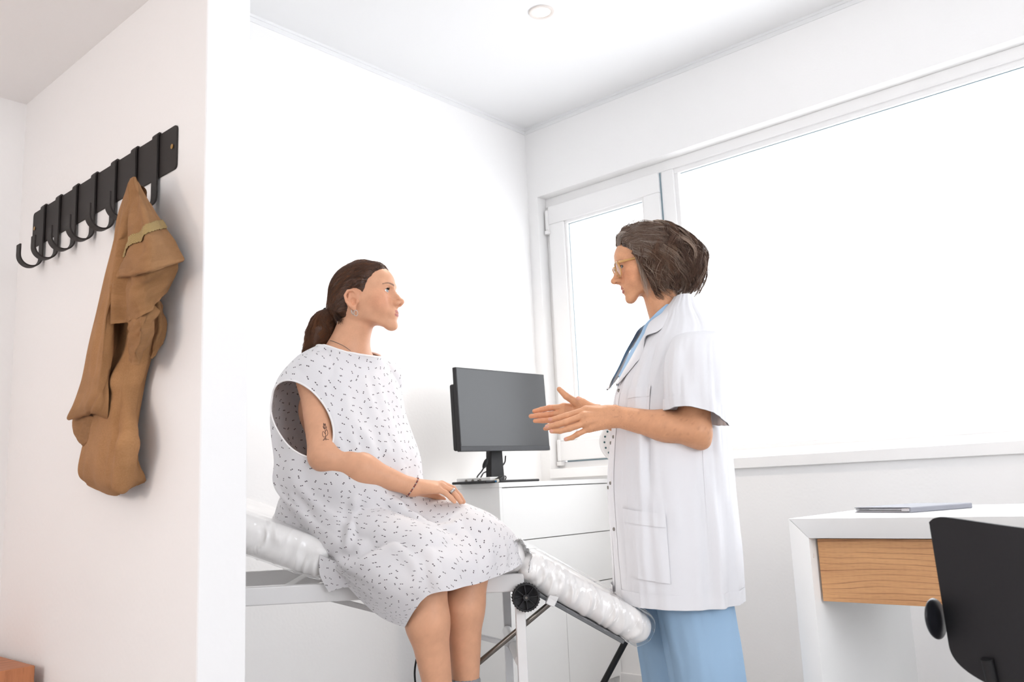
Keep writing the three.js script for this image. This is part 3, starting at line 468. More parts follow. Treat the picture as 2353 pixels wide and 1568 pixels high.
function meshField(f, lo, hi, h, color) {
  const n = [0, 1, 2].map((k) => Math.ceil((hi[k] - lo[k]) / h)), NX = n[0] + 1, NY = n[1] + 1, NZ = n[2] + 1, G = new Float32Array(NX * NY * NZ).fill(NaN), B = 8, R = h * B * 0.8661 * 2.0;
  const id = (i, j, k) => (k * NY + j) * NX + i, act = [];
  for (let k = 0; k < n[2]; k += B) for (let j = 0; j < n[1]; j += B) for (let i = 0; i < n[0]; i += B) if (Math.abs(f(lo[0] + (i + B / 2) * h, lo[1] + (j + B / 2) * h, lo[2] + (k + B / 2) * h)) < R) {
    act.push([i, j, k]); for (let c = k; c <= Math.min(k + B, n[2]); c++) for (let b = j; b <= Math.min(j + B, n[1]); b++) for (let a = i; a <= Math.min(i + B, n[0]); a++) { const q = id(a, b, c); if (G[q] !== G[q]) G[q] = f(lo[0] + a * h, lo[1] + b * h, lo[2] + c * h); }
  }
  const vi = new Map(), pos = [], idx = [];
  const E = [[0, 1], [2, 3], [4, 5], [6, 7], [0, 2], [1, 3], [4, 6], [5, 7], [0, 4], [1, 5], [2, 6], [3, 7]];
  for (const [bi, bj, bk] of act) for (let k = bk; k < Math.min(bk + B, n[2]); k++) for (let j = bj; j < Math.min(bj + B, n[1]); j++) for (let i = bi; i < Math.min(bi + B, n[0]); i++) {
    const v = []; let s = 0; for (let q = 0; q < 8; q++) { const d = G[id(i + (q & 1), j + ((q >> 1) & 1), k + (q >> 2))]; v.push(d); if (d < 0) s++; }
    if (s === 0 || s === 8) continue; let x = 0, y = 0, z = 0, c = 0;
    for (const [a, b] of E) if ((v[a] < 0) !== (v[b] < 0)) { const t = v[a] / (v[a] - v[b]); x += (a & 1) + t * ((b & 1) - (a & 1)); y += ((a >> 1) & 1) + t * (((b >> 1) & 1) - ((a >> 1) & 1)); z += (a >> 2) + t * ((b >> 2) - (a >> 2)); c++; }
    vi.set(id(i, j, k), pos.length / 3); pos.push(lo[0] + (i + x / c) * h, lo[1] + (j + y / c) * h, lo[2] + (k + z / c) * h);
  }
  const quad = (a, b, c, d, flip) => { const A = vi.get(a), Bq = vi.get(b), C = vi.get(c), D = vi.get(d); if (A === undefined || Bq === undefined || C === undefined || D === undefined) return; flip ? idx.push(A, C, Bq, A, D, C) : idx.push(A, Bq, C, A, C, D); };
  for (const q of vi.keys()) {
    const i = q % NX, j = Math.floor(q / NX) % NY, k = Math.floor(q / NX / NY), s = G[q] < 0;
    if (j > 0 && k > 0 && s !== (G[id(i + 1, j, k)] < 0)) quad(id(i, j - 1, k - 1), id(i, j, k - 1), id(i, j, k), id(i, j - 1, k), !s);
    if (i > 0 && k > 0 && s !== (G[id(i, j + 1, k)] < 0)) quad(id(i - 1, j, k - 1), id(i - 1, j, k), id(i, j, k), id(i, j, k - 1), !s);
    if (i > 0 && j > 0 && s !== (G[id(i, j, k + 1)] < 0)) quad(id(i - 1, j - 1, k), id(i, j - 1, k), id(i, j, k), id(i - 1, j, k), !s);
  }
  const g = new THREE.BufferGeometry(); g.setAttribute('position', new THREE.Float32BufferAttribute(pos, 3)); g.setIndex(idx); g.computeVertexNormals();
  const N = pos.length / 3; g.setAttribute('uv', new THREE.BufferAttribute(new Float32Array(N * 2), 2));
  if (color) { const c = new Float32Array(N * 3); for (let i = 0; i < N; i++) { const q = color(pos[3 * i], pos[3 * i + 1], pos[3 * i + 2]); c[3 * i] = q[0]; c[3 * i + 1] = q[1]; c[3 * i + 2] = q[2]; } g.setAttribute('color', new THREE.BufferAttribute(c, 3)); }
  return g;
}
function gradient(f, p, e = 0.0015) { const [x, y, z] = p, gx = f(x + e, y, z) - f(x - e, y, z), gy = f(x, y + e, z) - f(x, y - e, z), gz = f(x, y, z + e) - f(x, y, z - e), l = Math.hypot(gx, gy, gz) || 1; return [gx / l, gy / l, gz / l]; }
function toSurface(f, p, level = 0, it = 5) { let q = p.slice(); for (let i = 0; i < it; i++) { const d = f(...q) - level, g = gradient(f, q); q = [q[0] - g[0] * d, q[1] - g[1] * d, q[2] - g[2] * d]; } return q; }
// frame of a head: origin between the ears, z forward, y up
function headFrame(c, heading, pitch, roll = 0, sc = 1) {   // heading: forward in the x-z plane as angle from +x towards the viewer
  const F0 = V3(Math.cos(heading), 0, Math.sin(heading)), Y = V3(0, 1, 0), F = F0.clone().multiplyScalar(Math.cos(pitch)).addScaledVector(Y, Math.sin(pitch)); let U = F0.clone().multiplyScalar(-Math.sin(pitch)).addScaledVector(Y, Math.cos(pitch));
  U.applyAxisAngle(F, roll); const S = U.clone().cross(F);
  return { c, F, U, S, sc, to: (x, y, z) => { const a = (x - c[0]) / sc, b = (y - c[1]) / sc, d = (z - c[2]) / sc; return [a * S.x + b * S.y + d * S.z, a * U.x + b * U.y + d * U.z, a * F.x + b * F.y + d * F.z]; }, from: (x, y, z) => { x *= sc; y *= sc; z *= sc; return [c[0] + x * S.x + y * U.x + z * F.x, c[1] + x * S.y + y * U.y + z * F.y, c[2] + x * S.z + y * U.z + z * F.z]; } };
}
const H_Y = [-0.108, -0.098, -0.08, -0.06, -0.04, -0.02, 0, 0.02, 0.04, 0.06, 0.08, 0.1, 0.118, 0.13];
const hFront = curve1(H_Y, [0.060, 0.078, 0.0845, 0.0895, 0.092, 0.0905, 0.0885, 0.089, 0.0955, 0.0975, 0.0935, 0.081, 0.055, 0.012]);
const hBack = curve1(H_Y, [0.0, -0.02, -0.045, -0.062, -0.074, -0.083, -0.09, -0.095, -0.097, -0.095, -0.088, -0.074, -0.05, -0.012]);
const hWide = curve1(H_Y, [0.02, 0.031, 0.043, 0.0515, 0.058, 0.063, 0.0665, 0.069, 0.071, 0.0735, 0.0725, 0.065, 0.046, 0.012]);
function skull(x, y, z, s = 1) {
  const yy = clamp(y, -0.108, 0.13), f = hFront(yy), b = hBack(yy), w = hWide(yy), zc = y < 0 ? lerp(0.0, 0.006, clamp(-y / 0.08)) : 0;
  const dz = z - zc, d = dz > 0 ? f - zc : zc - b, p = dz > 0 ? (y > 0.0 ? 2.35 : 2.15) : 2.1;
  const rho = Math.pow(Math.pow(Math.abs(x) / w, p) + Math.pow(Math.abs(dz) / d, p), 1 / p);
  let D = (rho - 1) * Math.min(w, d) * 0.95; if (y > 0.13 || y < -0.108) D = Math.hypot(Math.max(D, 0), y - yy) ;
  return smax(D, ell(x, y, z, [0, 0.032, 0], [0.079, 0.1005, 0.108]) * (y > 0.05 ? 1 : -0) + (y > 0.05 ? 0 : -1), 0.004);
}
function headField(x, y0, z, o = {}) {
  const ax = Math.abs(x), y = y0 < -0.012 ? -0.012 + (y0 + 0.012) / (o.jaw ?? 1) : y0;
  let d = smin(skull(x, y, z), ell(x, y, z, [0, 0.04, -0.004], [0.0735, 0.092, 0.0945]), 0.012);
  d = smax(d, (-0.106 + (0.083 - z) * 0.6) - y, 0.016);                                  // underside of the jaw
  if (z > 0.01) {
    d = smin(d, ell(ax, y, z, [0.047, 0.002, 0.056], [0.02, 0.017, 0.024]), 0.022);      // cheekbone
    d = smin(d, ell(ax, y, z, [0.036, -0.026, 0.060], [0.019, 0.021, 0.018]), 0.022);        // cheek
    d = smin(d, ell(ax, y, z, [0, -0.088, 0.0735], [0.0165, 0.0145, 0.0145]), 0.02);      // chin
    d = smin(d, cone(ax, y, z, [0.008, 0.04, 0.0905], [0.045, 0.043, 0.071], 0.008, 0.0065), 0.014); // brow
    d = smax(d, -ell(ax, y, z, [0.031, 0.0215, 0.0945], [0.0175, 0.0115, 0.0125]), 0.012); // eye socket
    const e = [0.0315, 0.0225, 0.0748], lid = Math.hypot(ax - e[0], y - e[1], z - e[2]) - 0.0138;
    d = smin(d, lid, 0.005);
    d = smax(d, -ell(ax, y, z, [0.033, 0.0222, 0.0905], [0.0148, 0.0056 * (o.eyeOpen ?? 1), 0.0125]), 0.0018);
    // nose
    const nl = o.noseLen ?? 0, hump = o.hump ?? 0;
    let n = cone(ax, y, z, [0, 0.027, 0.0895], [0, 0.006, 0.1005 + hump], 0.0072, 0.0078); n = smin(n, cone(ax, y, z, [0, 0.006, 0.1005 + hump], [0, -0.010 - nl * 0.5, 0.112 + nl], 0.0078, 0.0092), 0.006);
    n = smin(n, cone(ax, y, z, [0, 0.02, 0.083], [0, -0.014, 0.091], 0.0105, 0.0135), 0.008);
    n = smin(n, ell(ax, y, z, [0, -0.0115 - nl * 0.5, 0.1125 + nl], [0.0105, 0.0095, 0.0095]), 0.005);
    n = smin(n, ell(ax, y, z, [0.0112, -0.0165, 0.1015], [0.0068, 0.0082, 0.0108]), 0.006); n = smin(n, cone(ax, y, z, [0, -0.0195, 0.1125 + nl * 0.6], [0, -0.0255, 0.0985], 0.0042, 0.0048), 0.004);
    d = smin(d, n, 0.010);
    d = smax(d, -ell(ax, y, z, [0.0062, -0.0238, 0.1065 + nl * 0.3], [0.0034, 0.0045, 0.0062]), 0.0025);
    // lips, parted a little when o.mouth > 0
    const m = o.mouth ?? 0, sm = o.smile ?? 0;
    d = smin(d, ell(ax, y, z, [0, -0.046, 0.082], [0.027, 0.022, 0.0135]), 0.012);
    d = smin(d, chain(ax, y, z, [[0, -0.0435, 0.0945], [0.009, -0.0436, 0.0928], [0.0240, -0.0480 + sm, 0.0815]], [0.0042, 0.0044, 0.0032]), 0.0045);
    d = smin(d, chain(ax, y, z, [[0, -0.0538 - m, 0.0930], [0.010, -0.0534 - m, 0.0912], [0.0232, -0.0495 - m * 0.3 + sm, 0.0812]], [0.0048, 0.0048, 0.0032]), 0.0045);
    d = smax(d, -chain(ax, y, z, [[0, -0.0488 - m * 0.5, 0.0985], [0.012, -0.0486 - m * 0.5, 0.0950], [0.0272, -0.0480 + sm - m * 0.2, 0.0815]], [0.0014 + m * 0.6, 0.0014 + m * 0.55, 0.0013]), 0.0012);
  }
  if (ax > 0.05 && z < 0.03 && z > -0.06 && !o.noEar) {
    let e = ell(ax, y, z, [0.0735, 0.004, -0.0145], [0.0055, 0.029, 0.0185]);
    e = smin(e, chain(ax, y, z, [[0.071, 0.001, 0.002], [0.0735, 0.018, 0.003], [0.0785, 0.031, -0.006], [0.0825, 0.031, -0.02], [0.0838, 0.018, -0.03], [0.082, 0.0, -0.0285], [0.078, -0.016, -0.019]], [0.003, 0.0036, 0.004, 0.0042, 0.0042, 0.0038, 0.0044]), 0.004);
    e = smin(e, ell(ax, y, z, [0.0755, -0.025, -0.0105], [0.0045, 0.0095, 0.0075]), 0.006);
    e = smax(e, -ell(ax, y, z, [0.0805, -0.003, -0.0085], [0.0085, 0.0125, 0.0105]), 0.003); e = smax(e, -ell(ax, y, z, [0.0835, 0.019, -0.0155], [0.0038, 0.0075, 0.0085]), 0.003);
    e = smin(e, chain(ax, y, z, [[0.0775, 0.022, -0.018], [0.0788, 0.006, -0.0215], [0.077, -0.012, -0.0165]], [0.003, 0.0034, 0.003]), 0.003); e = smin(e, ell(ax, y, z, [0.0745, -0.005, 0.0025], [0.0042, 0.006, 0.0042]), 0.003);
    d = smin(d, e, 0.006);
  }
  return d;
}
const lin = (hex) => { const c = new THREE.Color(hex); return [c.r, c.g, c.b]; };
const mix3 = (a, b, t) => [lerp(a[0], b[0], t), lerp(a[1], b[1], t), lerp(a[2], b[2], t)];
function faceColor(x, y0, z, skin, lip, brow, o = {}) {
  const ax = Math.abs(x), y = y0 < -0.012 ? -0.012 + (y0 + 0.012) / (o.jaw ?? 1) : y0; let c = skin; const mo = o.mouth ?? 0, sm = o.smile ?? 0;
  const l1 = chain(ax, y, z, [[0, -0.0428, 0.0985], [0.009, -0.043, 0.0965], [0.0252, -0.0482 + sm, 0.0825]], [0.0042, 0.0040, 0.0024]), l2 = chain(ax, y, z, [[0, -0.0555 - mo, 0.097], [0.01, -0.055 - mo, 0.095], [0.0240, -0.0496 + sm - mo * 0.3, 0.0820]], [0.0050, 0.0047, 0.0024]);
  c = mix3(c, lip, 0.95 * sstep(0.0012, -0.0008, Math.min(l1, l2)));
  if (z > 0.06) { const bx = [0.013, 0.05], t = clamp((ax - bx[0]) / (bx[1] - bx[0])), by = 0.0405 + 0.0065 * Math.sin(t * 2.4) - 0.004 * t, hw = lerp(0.0028, 0.0012, t); const inb = ax > bx[0] - 0.003 && ax < bx[1] + 0.002 ? sstep(hw + 0.0012, hw - 0.0008, Math.abs(y - by)) : 0; c = mix3(c, brow, inb * (o.brow ?? 0.75) * (0.85 + 0.15 * noise3(x * 400, y * 500, 2))); }
  // a touch of red in nose tip, ears and cheeks: skin is redder there
  const red = 0.6 * Math.exp(-((ax - 0.045) ** 2 + (y + 0.008) ** 2 + (z - 0.066) ** 2) / 0.0011) + 0.3 * Math.exp(-(ax * ax + (y + 0.012) ** 2 + (z - 0.116) ** 2) / 0.00022) + (ax > 0.072 && z < 0.02 ? 0.35 : 0);
  return mix3(c, [c[0] * 1.04, c[1] * 0.82, c[2] * 0.78], red);
}
// ---- eyes
function eyeParts(fr, gaze, parent, irisHex, scale = 1) {
  for (const s of [-1, 1]) {
    const c = fr.from(s * 0.0315, 0.0225, 0.0748); const g = new THREE.SphereGeometry(0.01275, 48, 36), p = g.attributes.position, col = new Float32Array(p.count * 3), gv = V3(...gaze).normalize(), white = [0.82, 0.80, 0.78], iris = lin(irisHex);
    for (let i = 0; i < p.count; i++) { const a = V3(p.getX(i), p.getY(i), p.getZ(i)).normalize().angleTo(gv); const q = a < 0.22 ? [0.008, 0.008, 0.009] : a < 0.52 ? mix3(iris, [0.02, 0.02, 0.02], a > 0.47 ? 0.7 : 0.1) : white; col.set(q, i * 3); }
    g.setAttribute('color', new THREE.BufferAttribute(col, 3)); g.translate(...c);
    part('eye', g, phys({ vertexColors: true, roughness: 0.12, clearcoat: 1, clearcoatRoughness: 0.03 }), parent);
  }
}
// ---- strands of hair
class Strands {
  constructor() { this.p = []; this.n = []; this.c = []; this.i = []; }
  add(pts, r0, r1, col, col2, sides = 3) {
    const n = pts.length; let prev = null; const base = this.p.length / 3;
    for (let i = 0; i < n; i++) {
      const a = pts[Math.max(0, i - 1)], b = pts[Math.min(n - 1, i + 1)]; let t = V3(b[0] - a[0], b[1] - a[1], b[2] - a[2]).normalize(); let u = prev ? prev.clone().addScaledVector(t, -prev.dot(t)) : (Math.abs(t.y) < 0.9 ? V3(0, 1, 0).cross(t) : V3(1, 0, 0).cross(t)); u.normalize(); prev = u; const w = t.clone().cross(u), f = i / (n - 1), r = lerp(r0, r1, f) * (i === n - 1 ? 0.35 : 1), q = col2 ? mix3(col, col2, f) : col;
      for (let k = 0; k < sides; k++) { const an = k / sides * Math.PI * 2, cx = Math.cos(an), sx = Math.sin(an); const dx = u.x * cx + w.x * sx, dy = u.y * cx + w.y * sx, dz = u.z * cx + w.z * sx; this.p.push(pts[i][0] + dx * r, pts[i][1] + dy * r, pts[i][2] + dz * r); this.n.push(dx, dy, dz); this.c.push(q[0], q[1], q[2]); }
    }
    for (let i = 0; i < n - 1; i++) for (let k = 0; k < sides; k++) { const a = base + i * sides + k, b = base + i * sides + (k + 1) % sides; this.i.push(a, b, a + sides, b, b + sides, a + sides); }
  }
  build() { const g = new THREE.BufferGeometry(); g.setAttribute('position', new THREE.Float32BufferAttribute(this.p, 3)); g.setAttribute('normal', new THREE.Float32BufferAttribute(this.n, 3)); g.setAttribute('color', new THREE.Float32BufferAttribute(this.c, 3)); g.setAttribute('uv', new THREE.BufferAttribute(new Float32Array(this.p.length / 3 * 2), 2)); g.setIndex(this.i); return g; }
}
const hairMat = phys({ vertexColors: true, roughness: 0.42, sheen: 0.4, sheenRoughness: 0.4, specularIntensity: 0.7 });
const skinMat = phys({ vertexColors: true, roughness: 0.47, sheen: 0.25, sheenRoughness: 0.5, sheenColor: new THREE.Color(1, 0.7, 0.6), specularIntensity: 0.7 });
// Catmull-Rom over a grid of control points
function cr(a, b, c, d, t) { const t2 = t * t, t3 = t2 * t; return 0.5 * (2 * b + (c - a) * t + (2 * a - 5 * b + 4 * c - d) * t2 + (-a + 3 * b - 3 * c + d) * t3); }
function gridSurface(rows, closed = () => false) {
  const nr = rows.length, nc = rows[0].length;
  const get = (j, i) => { j = clamp(j, 0, nr - 1); const r = rows[j]; if (i < 0 || i > nc - 1) { if (closed(j)) return r[(i + (nc - 1)) % (nc - 1)]; const e = i < 0 ? 0 : nc - 1, f = i < 0 ? 1 : nc - 2; return [0, 1, 2].map((k) => 2 * r[e][k] - r[f][k]); } return r[i]; };
  return (u, v) => { const x = clamp(u) * (nc - 1), y = clamp(v) * (nr - 1), i = Math.min(nc - 2, Math.floor(x)), j = Math.min(nr - 2, Math.floor(y)), fx = x - i, fy = y - j; const q = [0, 0, 0];
    for (let k = 0; k < 3; k++) { const c = []; for (let b = -1; b <= 2; b++) c.push(cr(get(j + b, i - 1)[k], get(j + b, i)[k], get(j + b, i + 1)[k], get(j + b, i + 2)[k], fx)); q[k] = cr(c[0], c[1], c[2], c[3], fy); } return q; };
}
function polyDist(p, pts) { let d = 9, tt = 0; for (let i = 0; i + 1 < pts.length; i++) { const a = pts[i], b = pts[i + 1], bx = b[0] - a[0], by = b[1] - a[1], bz = b[2] - a[2], px = p[0] - a[0], py = p[1] - a[1], pz = p[2] - a[2], t = clamp((px * bx + py * by + pz * bz) / (bx * bx + by * by + bz * bz)), e = Math.hypot(px - bx * t, py - by * t, pz - bz * t); if (e < d) { d = e; tt = (i + t) / (pts.length - 1); } } return [d, tt]; }
function applyFolds(g, folds) {
  g.computeVertexNormals(); const p = g.attributes.position, n = g.attributes.normal;
  for (let i = 0; i < p.count; i++) { const q = [p.getX(i), p.getY(i), p.getZ(i)]; let s = 0; for (const [pts, amp, w] of folds) { const [d, t] = polyDist(q, pts); if (d < w * 3) { const fade = Math.sin(Math.PI * clamp(t, 0.06, 0.94)) ** 0.5; s += amp * fade * (Math.exp(-Math.pow(d / w, 2)) - 0.25 * Math.exp(-Math.pow((d - 2 * w) / w, 2))); } } if (s) p.setXYZ(i, q[0] + n.getX(i) * s, q[1] + n.getY(i) * s, q[2] + n.getZ(i) * s); }
  g.computeVertexNormals(); return g;
}
function pushOut(g, f, gap) { const p = g.attributes.position; for (let i = 0; i < p.count; i++) { let q = [p.getX(i), p.getY(i), p.getZ(i)]; for (let k = 0; k < 3; k++) { const d = f(...q); if (d >= gap) break; const n = gradient(f, q, 0.004); q = [q[0] + n[0] * (gap - d), q[1] + n[1] * (gap - d), q[2] + n[2] * (gap - d)]; } p.setXYZ(i, ...q); } g.computeVertexNormals(); return g; }
function relax(g, nu, nv, it, lock) { const p = g.attributes.position.array, W = nu + 1; for (let k = 0; k < it; k++) { const c = p.slice(); for (let j = 1; j < nv; j++) for (let i = 1; i < nu; i++) { const a = j * W + i; if (lock && lock(i / nu, j / nv)) continue; for (let e = 0; e < 3; e++) p[3 * a + e] = 0.5 * c[3 * a + e] + 0.125 * (c[3 * (a - 1) + e] + c[3 * (a + 1) + e] + c[3 * (a - W) + e] + c[3 * (a + W) + e]); } } g.computeVertexNormals(); return g; }
// hand: joints of each finger as points, palm as a slab of overlapping cones
function handField(J) {
  return (x, y, z) => { let d = 9; for (const f of J.fingers) { let e = 9; for (let i = 0; i + 1 < f.p.length; i++) e = smin(e, cone(x, y, z, f.p[i], f.p[i + 1], f.r[i], f.r[i + 1]), 0.003); d = Math.min(d, e); }
    let q = 9; for (const [a, b, ra, rb] of J.palm) q = smin(q, cone(x, y, z, a, b, ra, rb), 0.012); return smin(d, q, 0.0065); };
}

// keep the part of a mesh where s(x,y,z) > 0, cutting the triangles that cross; returns the cut edge points too
function clipMesh(g, s) {
  const p = g.attributes.position, uv = g.attributes.uv, P = Array.from(p.array), U = Array.from(uv.array), val = []; for (let i = 0; i < p.count; i++) val.push(s(p.getX(i), p.getY(i), p.getZ(i)));
  const ix = g.index.array, out = [], memo = new Map(), cut = [];
  const mid = (a, b) => { const k = a < b ? a + '_' + b : b + '_' + a; if (memo.has(k)) return memo.get(k); const t = val[a] / (val[a] - val[b]), n = P.length / 3; for (let e = 0; e < 3; e++) P.push(P[3 * a + e] + (P[3 * b + e] - P[3 * a + e]) * t); for (let e = 0; e < 2; e++) U.push(U[2 * a + e] + (U[2 * b + e] - U[2 * a + e]) * t); memo.set(k, n); cut.push([P[3 * n], P[3 * n + 1], P[3 * n + 2]]); return n; };
  for (let i = 0; i < ix.length; i += 3) { const t = [ix[i], ix[i + 1], ix[i + 2]], k = t.map((a) => val[a] > 0), n = k.filter(Boolean).length; if (n === 3) out.push(...t); else if (n) { const poly = []; for (let e = 0; e < 3; e++) { const a = t[e], b = t[(e + 1) % 3]; if (k[e]) poly.push(a); if (k[e] !== k[(e + 1) % 3]) poly.push(mid(a, b)); } for (let e = 1; e + 1 < poly.length; e++) out.push(poly[0], poly[e], poly[e + 1]); } }
  const o = new THREE.BufferGeometry(); o.setAttribute('position', new THREE.Float32BufferAttribute(P, 3)); o.setAttribute('uv', new THREE.Float32BufferAttribute(U, 2)); o.setIndex(out); o.computeVertexNormals(); return [o, cut];
}
// texture coordinates in metres measured along the columns of a sheet grid
function arcUV(g, nu, nv, su) { const p = g.attributes.position, uv = g.attributes.uv, W = nu + 1; for (let i = 0; i <= nu; i++) { let l = 0; for (let j = 0; j <= nv; j++) { const k = j * W + i; if (j) { const m = k - W; l += Math.hypot(p.getX(k) - p.getX(m), p.getY(k) - p.getY(m), p.getZ(k) - p.getZ(m)); } uv.setXY(k, i / nu * su, l); } } const m0 = Math.round(nu / 2); for (let j = 0; j <= nv; j++) for (const d of [1, -1]) { let l = 0; for (let i = m0; i >= 0 && i <= nu; i += d) { const k = j * W + i; if (i !== m0) { const q = k - d; l += d * Math.hypot(p.getX(k) - p.getX(q), p.getY(k) - p.getY(q), p.getZ(k) - p.getZ(q)); } uv.setX(k, l); } } return g; }
// ---------------------------------------------------------------- the patient
const gownLap = [
  [[-0.644, 0.775, -2.580], [-0.577, 0.745, -2.460], [-0.476, 0.763, -2.380], [-0.388, 0.809, -2.420], [-0.286, 0.821, -2.470], [-0.206, 0.847, -2.560], [-0.157, 0.823, -2.680], [-0.158, 0.781, -2.780], [-0.205, 0.753, -2.850]],
  [[-0.553, 0.703, -2.460], [-0.473, 0.674, -2.360], [-0.379, 0.693, -2.280], [-0.280, 0.761, -2.310], [-0.194, 0.773, -2.380], [-0.105, 0.805, -2.470], [-0.058, 0.771, -2.580], [-0.061, 0.741, -2.680], [-0.078, 0.722, -2.800]],
  [[-0.395, 0.577, -2.330], [-0.351, 0.612, -2.270], [-0.301, 0.651, -2.235], [-0.214, 0.705, -2.250], [-0.124, 0.706, -2.330], [-0.044, 0.749, -2.430], [-0.007, 0.718, -2.500], [-0.007, 0.702, -2.600], [-0.017, 0.699, -2.700]],
  [[-0.306, 0.538, -2.290], [-0.273, 0.584, -2.255], [-0.237, 0.616, -2.240], [-0.178, 0.626, -2.250], [-0.115, 0.631, -2.320], [-0.059, 0.646, -2.380], [-0.004, 0.663, -2.440], [0.001, 0.668, -2.520], [-0.005, 0.673, -2.650]]];
const gownFolds = [
  [[[-0.552, 1.295, -2.500], [-0.520, 1.204, -2.440], [-0.500, 1.124, -2.410], [-0.477, 1.039, -2.400], [-0.445, 0.978, -2.400]], 0.016, 0.013],
  [[[-0.481, 1.292, -2.500], [-0.462, 1.163, -2.430], [-0.438, 1.063, -2.420], [-0.419, 0.966, -2.440]], 0.009, 0.014],
  [[[-0.409, 1.261, -2.520], [-0.379, 1.164, -2.480], [-0.367, 1.038, -2.470], [-0.370, 0.989, -2.470]], -0.012, 0.016],
  [[[-0.352, 1.193, -2.520], [-0.327, 1.076, -2.500], [-0.317, 0.963, -2.500]], 0.009, 0.015],
  [[[-0.449, 0.877, -2.420], [-0.457, 0.802, -2.390], [-0.463, 0.734, -2.370]], -0.014, 0.012],
  [[[-0.400, 0.881, -2.470], [-0.332, 0.830, -2.450], [-0.249, 0.775, -2.400]], -0.018, 0.016],
  [[[-0.555, 0.705, -2.440], [-0.433, 0.719, -2.330], [-0.340, 0.760, -2.330], [-0.268, 0.758, -2.300]], 0.01, 0.018],
  [[[-0.249, 0.775, -2.400], [-0.184, 0.769, -2.400], [-0.145, 0.798, -2.450]], -0.01, 0.014],
  [[[-0.302, 0.743, -2.300], [-0.247, 0.701, -2.250], [-0.237, 0.637, -2.240]], 0.009, 0.014],
  [[[-0.681, 0.829, -2.600], [-0.611, 0.786, -2.500], [-0.549, 0.722, -2.440]], -0.008, 0.012],
  [[[-0.628, 0.976, -2.470], [-0.611, 0.890, -2.450], [-0.570, 0.817, -2.430]], 0.008, 0.014],
  [[[-0.162, 0.799, -2.440], [-0.113, 0.742, -2.370], [-0.102, 0.677, -2.330]], 0.008, 0.016],
  [[[-0.068, 0.748, -2.440], [-0.046, 0.691, -2.400], [-0.041, 0.652, -2.390]], -0.008, 0.014]];
const gownFlap = [[[-0.546, 0.719, -2.400], [-0.501, 0.701, -2.385], [-0.430, 0.687, -2.375]], [[-0.545, 0.668, -2.395], [-0.496, 0.661, -2.385], [-0.431, 0.653, -2.380]], [[-0.520, 0.620, -2.390], [-0.485, 0.630, -2.385], [-0.443, 0.632, -2.380]]];
const tattooLines = [[[-0.520, 1.032, -2.380], [-0.519, 1.051, -2.380], [-0.520, 1.069, -2.380], [-0.521, 1.081, -2.380]], [[-0.531, 1.030, -2.380], [-0.523, 1.035, -2.380], [-0.514, 1.036, -2.380], [-0.507, 1.037, -2.380]], [[-0.526, 1.073, -2.380], [-0.523, 1.085, -2.380], [-0.520, 1.075, -2.380], [-0.516, 1.085, -2.380], [-0.514, 1.073, -2.380], [-0.520, 1.066, -2.380], [-0.526, 1.073, -2.380]], [[-0.520, 1.051, -2.380], [-0.528, 1.058, -2.380], [-0.532, 1.048, -2.380], [-0.527, 1.041, -2.380], [-0.520, 1.044, -2.380]], [[-0.520, 1.057, -2.380], [-0.510, 1.065, -2.380], [-0.507, 1.056, -2.380], [-0.513, 1.048, -2.380], [-0.519, 1.045, -2.380]], [[-0.524, 1.066, -2.380], [-0.528, 1.073, -2.380]], [[-0.514, 1.065, -2.380], [-0.510, 1.075, -2.380]], [[-0.521, 1.040, -2.380], [-0.526, 1.036, -2.380], [-0.528, 1.030, -2.380]]];

const patientHead = headFrame([-0.441, 1.442, -2.572], 0.19, 0.10, 0);
const PT = {
  f: [0.82, 0, 0.57], r: [-0.57, 0, 0.82],
  hipR: [-0.612, 0.815, -2.60], hipL: [-0.53, 0.815, -2.735], kneeR: [-0.25, 0.715, -2.335], kneeL: [-0.125, 0.735, -2.455],
  calfR: [-0.252, 0.54, -2.335], ankR: [-0.222, 0.30, -2.36], calfL: [-0.164, 0.56, -2.425], ankL: [-0.166, 0.30, -2.45],
  shR: [-0.578, 1.222, -2.50], elR: [-0.537, 0.985, -2.42], wrR: [-0.302, 0.889, -2.468],
  shL: [-0.42, 1.232, -2.735], elL: [-0.46, 1.0, -2.83], wrL: [-0.47, 0.80, -2.86],
};
const handPR = { fingers: [
  { p: [[-0.230, 0.880, -2.468], [-0.206, 0.868, -2.466], [-0.191, 0.853, -2.468], [-0.182, 0.843, -2.470]], r: [0.0088, 0.0078, 0.007, 0.006] },
  { p: [[-0.221, 0.889, -2.486], [-0.193, 0.875, -2.486], [-0.176, 0.855, -2.490], [-0.166, 0.841, -2.493]], r: [0.0095, 0.0086, 0.0078, 0.0066] },
  { p: [[-0.218, 0.893, -2.505], [-0.188, 0.879, -2.510], [-0.170, 0.857, -2.515], [-0.160, 0.841, -2.519]], r: [0.0097, 0.0088, 0.008, 0.0068] },
  { p: [[-0.222, 0.893, -2.524], [-0.194, 0.881, -2.533], [-0.176, 0.861, -2.539], [-0.166, 0.846, -2.543]], r: [0.0096, 0.0086, 0.0078, 0.0066] },
  { p: [[-0.280, 0.878, -2.502], [-0.258, 0.868, -2.528], [-0.236, 0.858, -2.546], [-0.220, 0.850, -2.556]], r: [0.013, 0.0115, 0.0098, 0.0075] }],
  palm: [[[-0.302, 0.889, -2.468], [-0.232, 0.879, -2.470], 0.021, 0.0125], [[-0.300, 0.889, -2.470], [-0.224, 0.886, -2.487], 0.0205, 0.013], [[-0.300, 0.889, -2.474], [-0.222, 0.889, -2.505], 0.02, 0.013], [[-0.300, 0.887, -2.478], [-0.226, 0.888, -2.523], 0.019, 0.0125], [[-0.295, 0.884, -2.480], [-0.266, 0.872, -2.515], 0.018, 0.013]] };
const handPRf = handField(handPR);
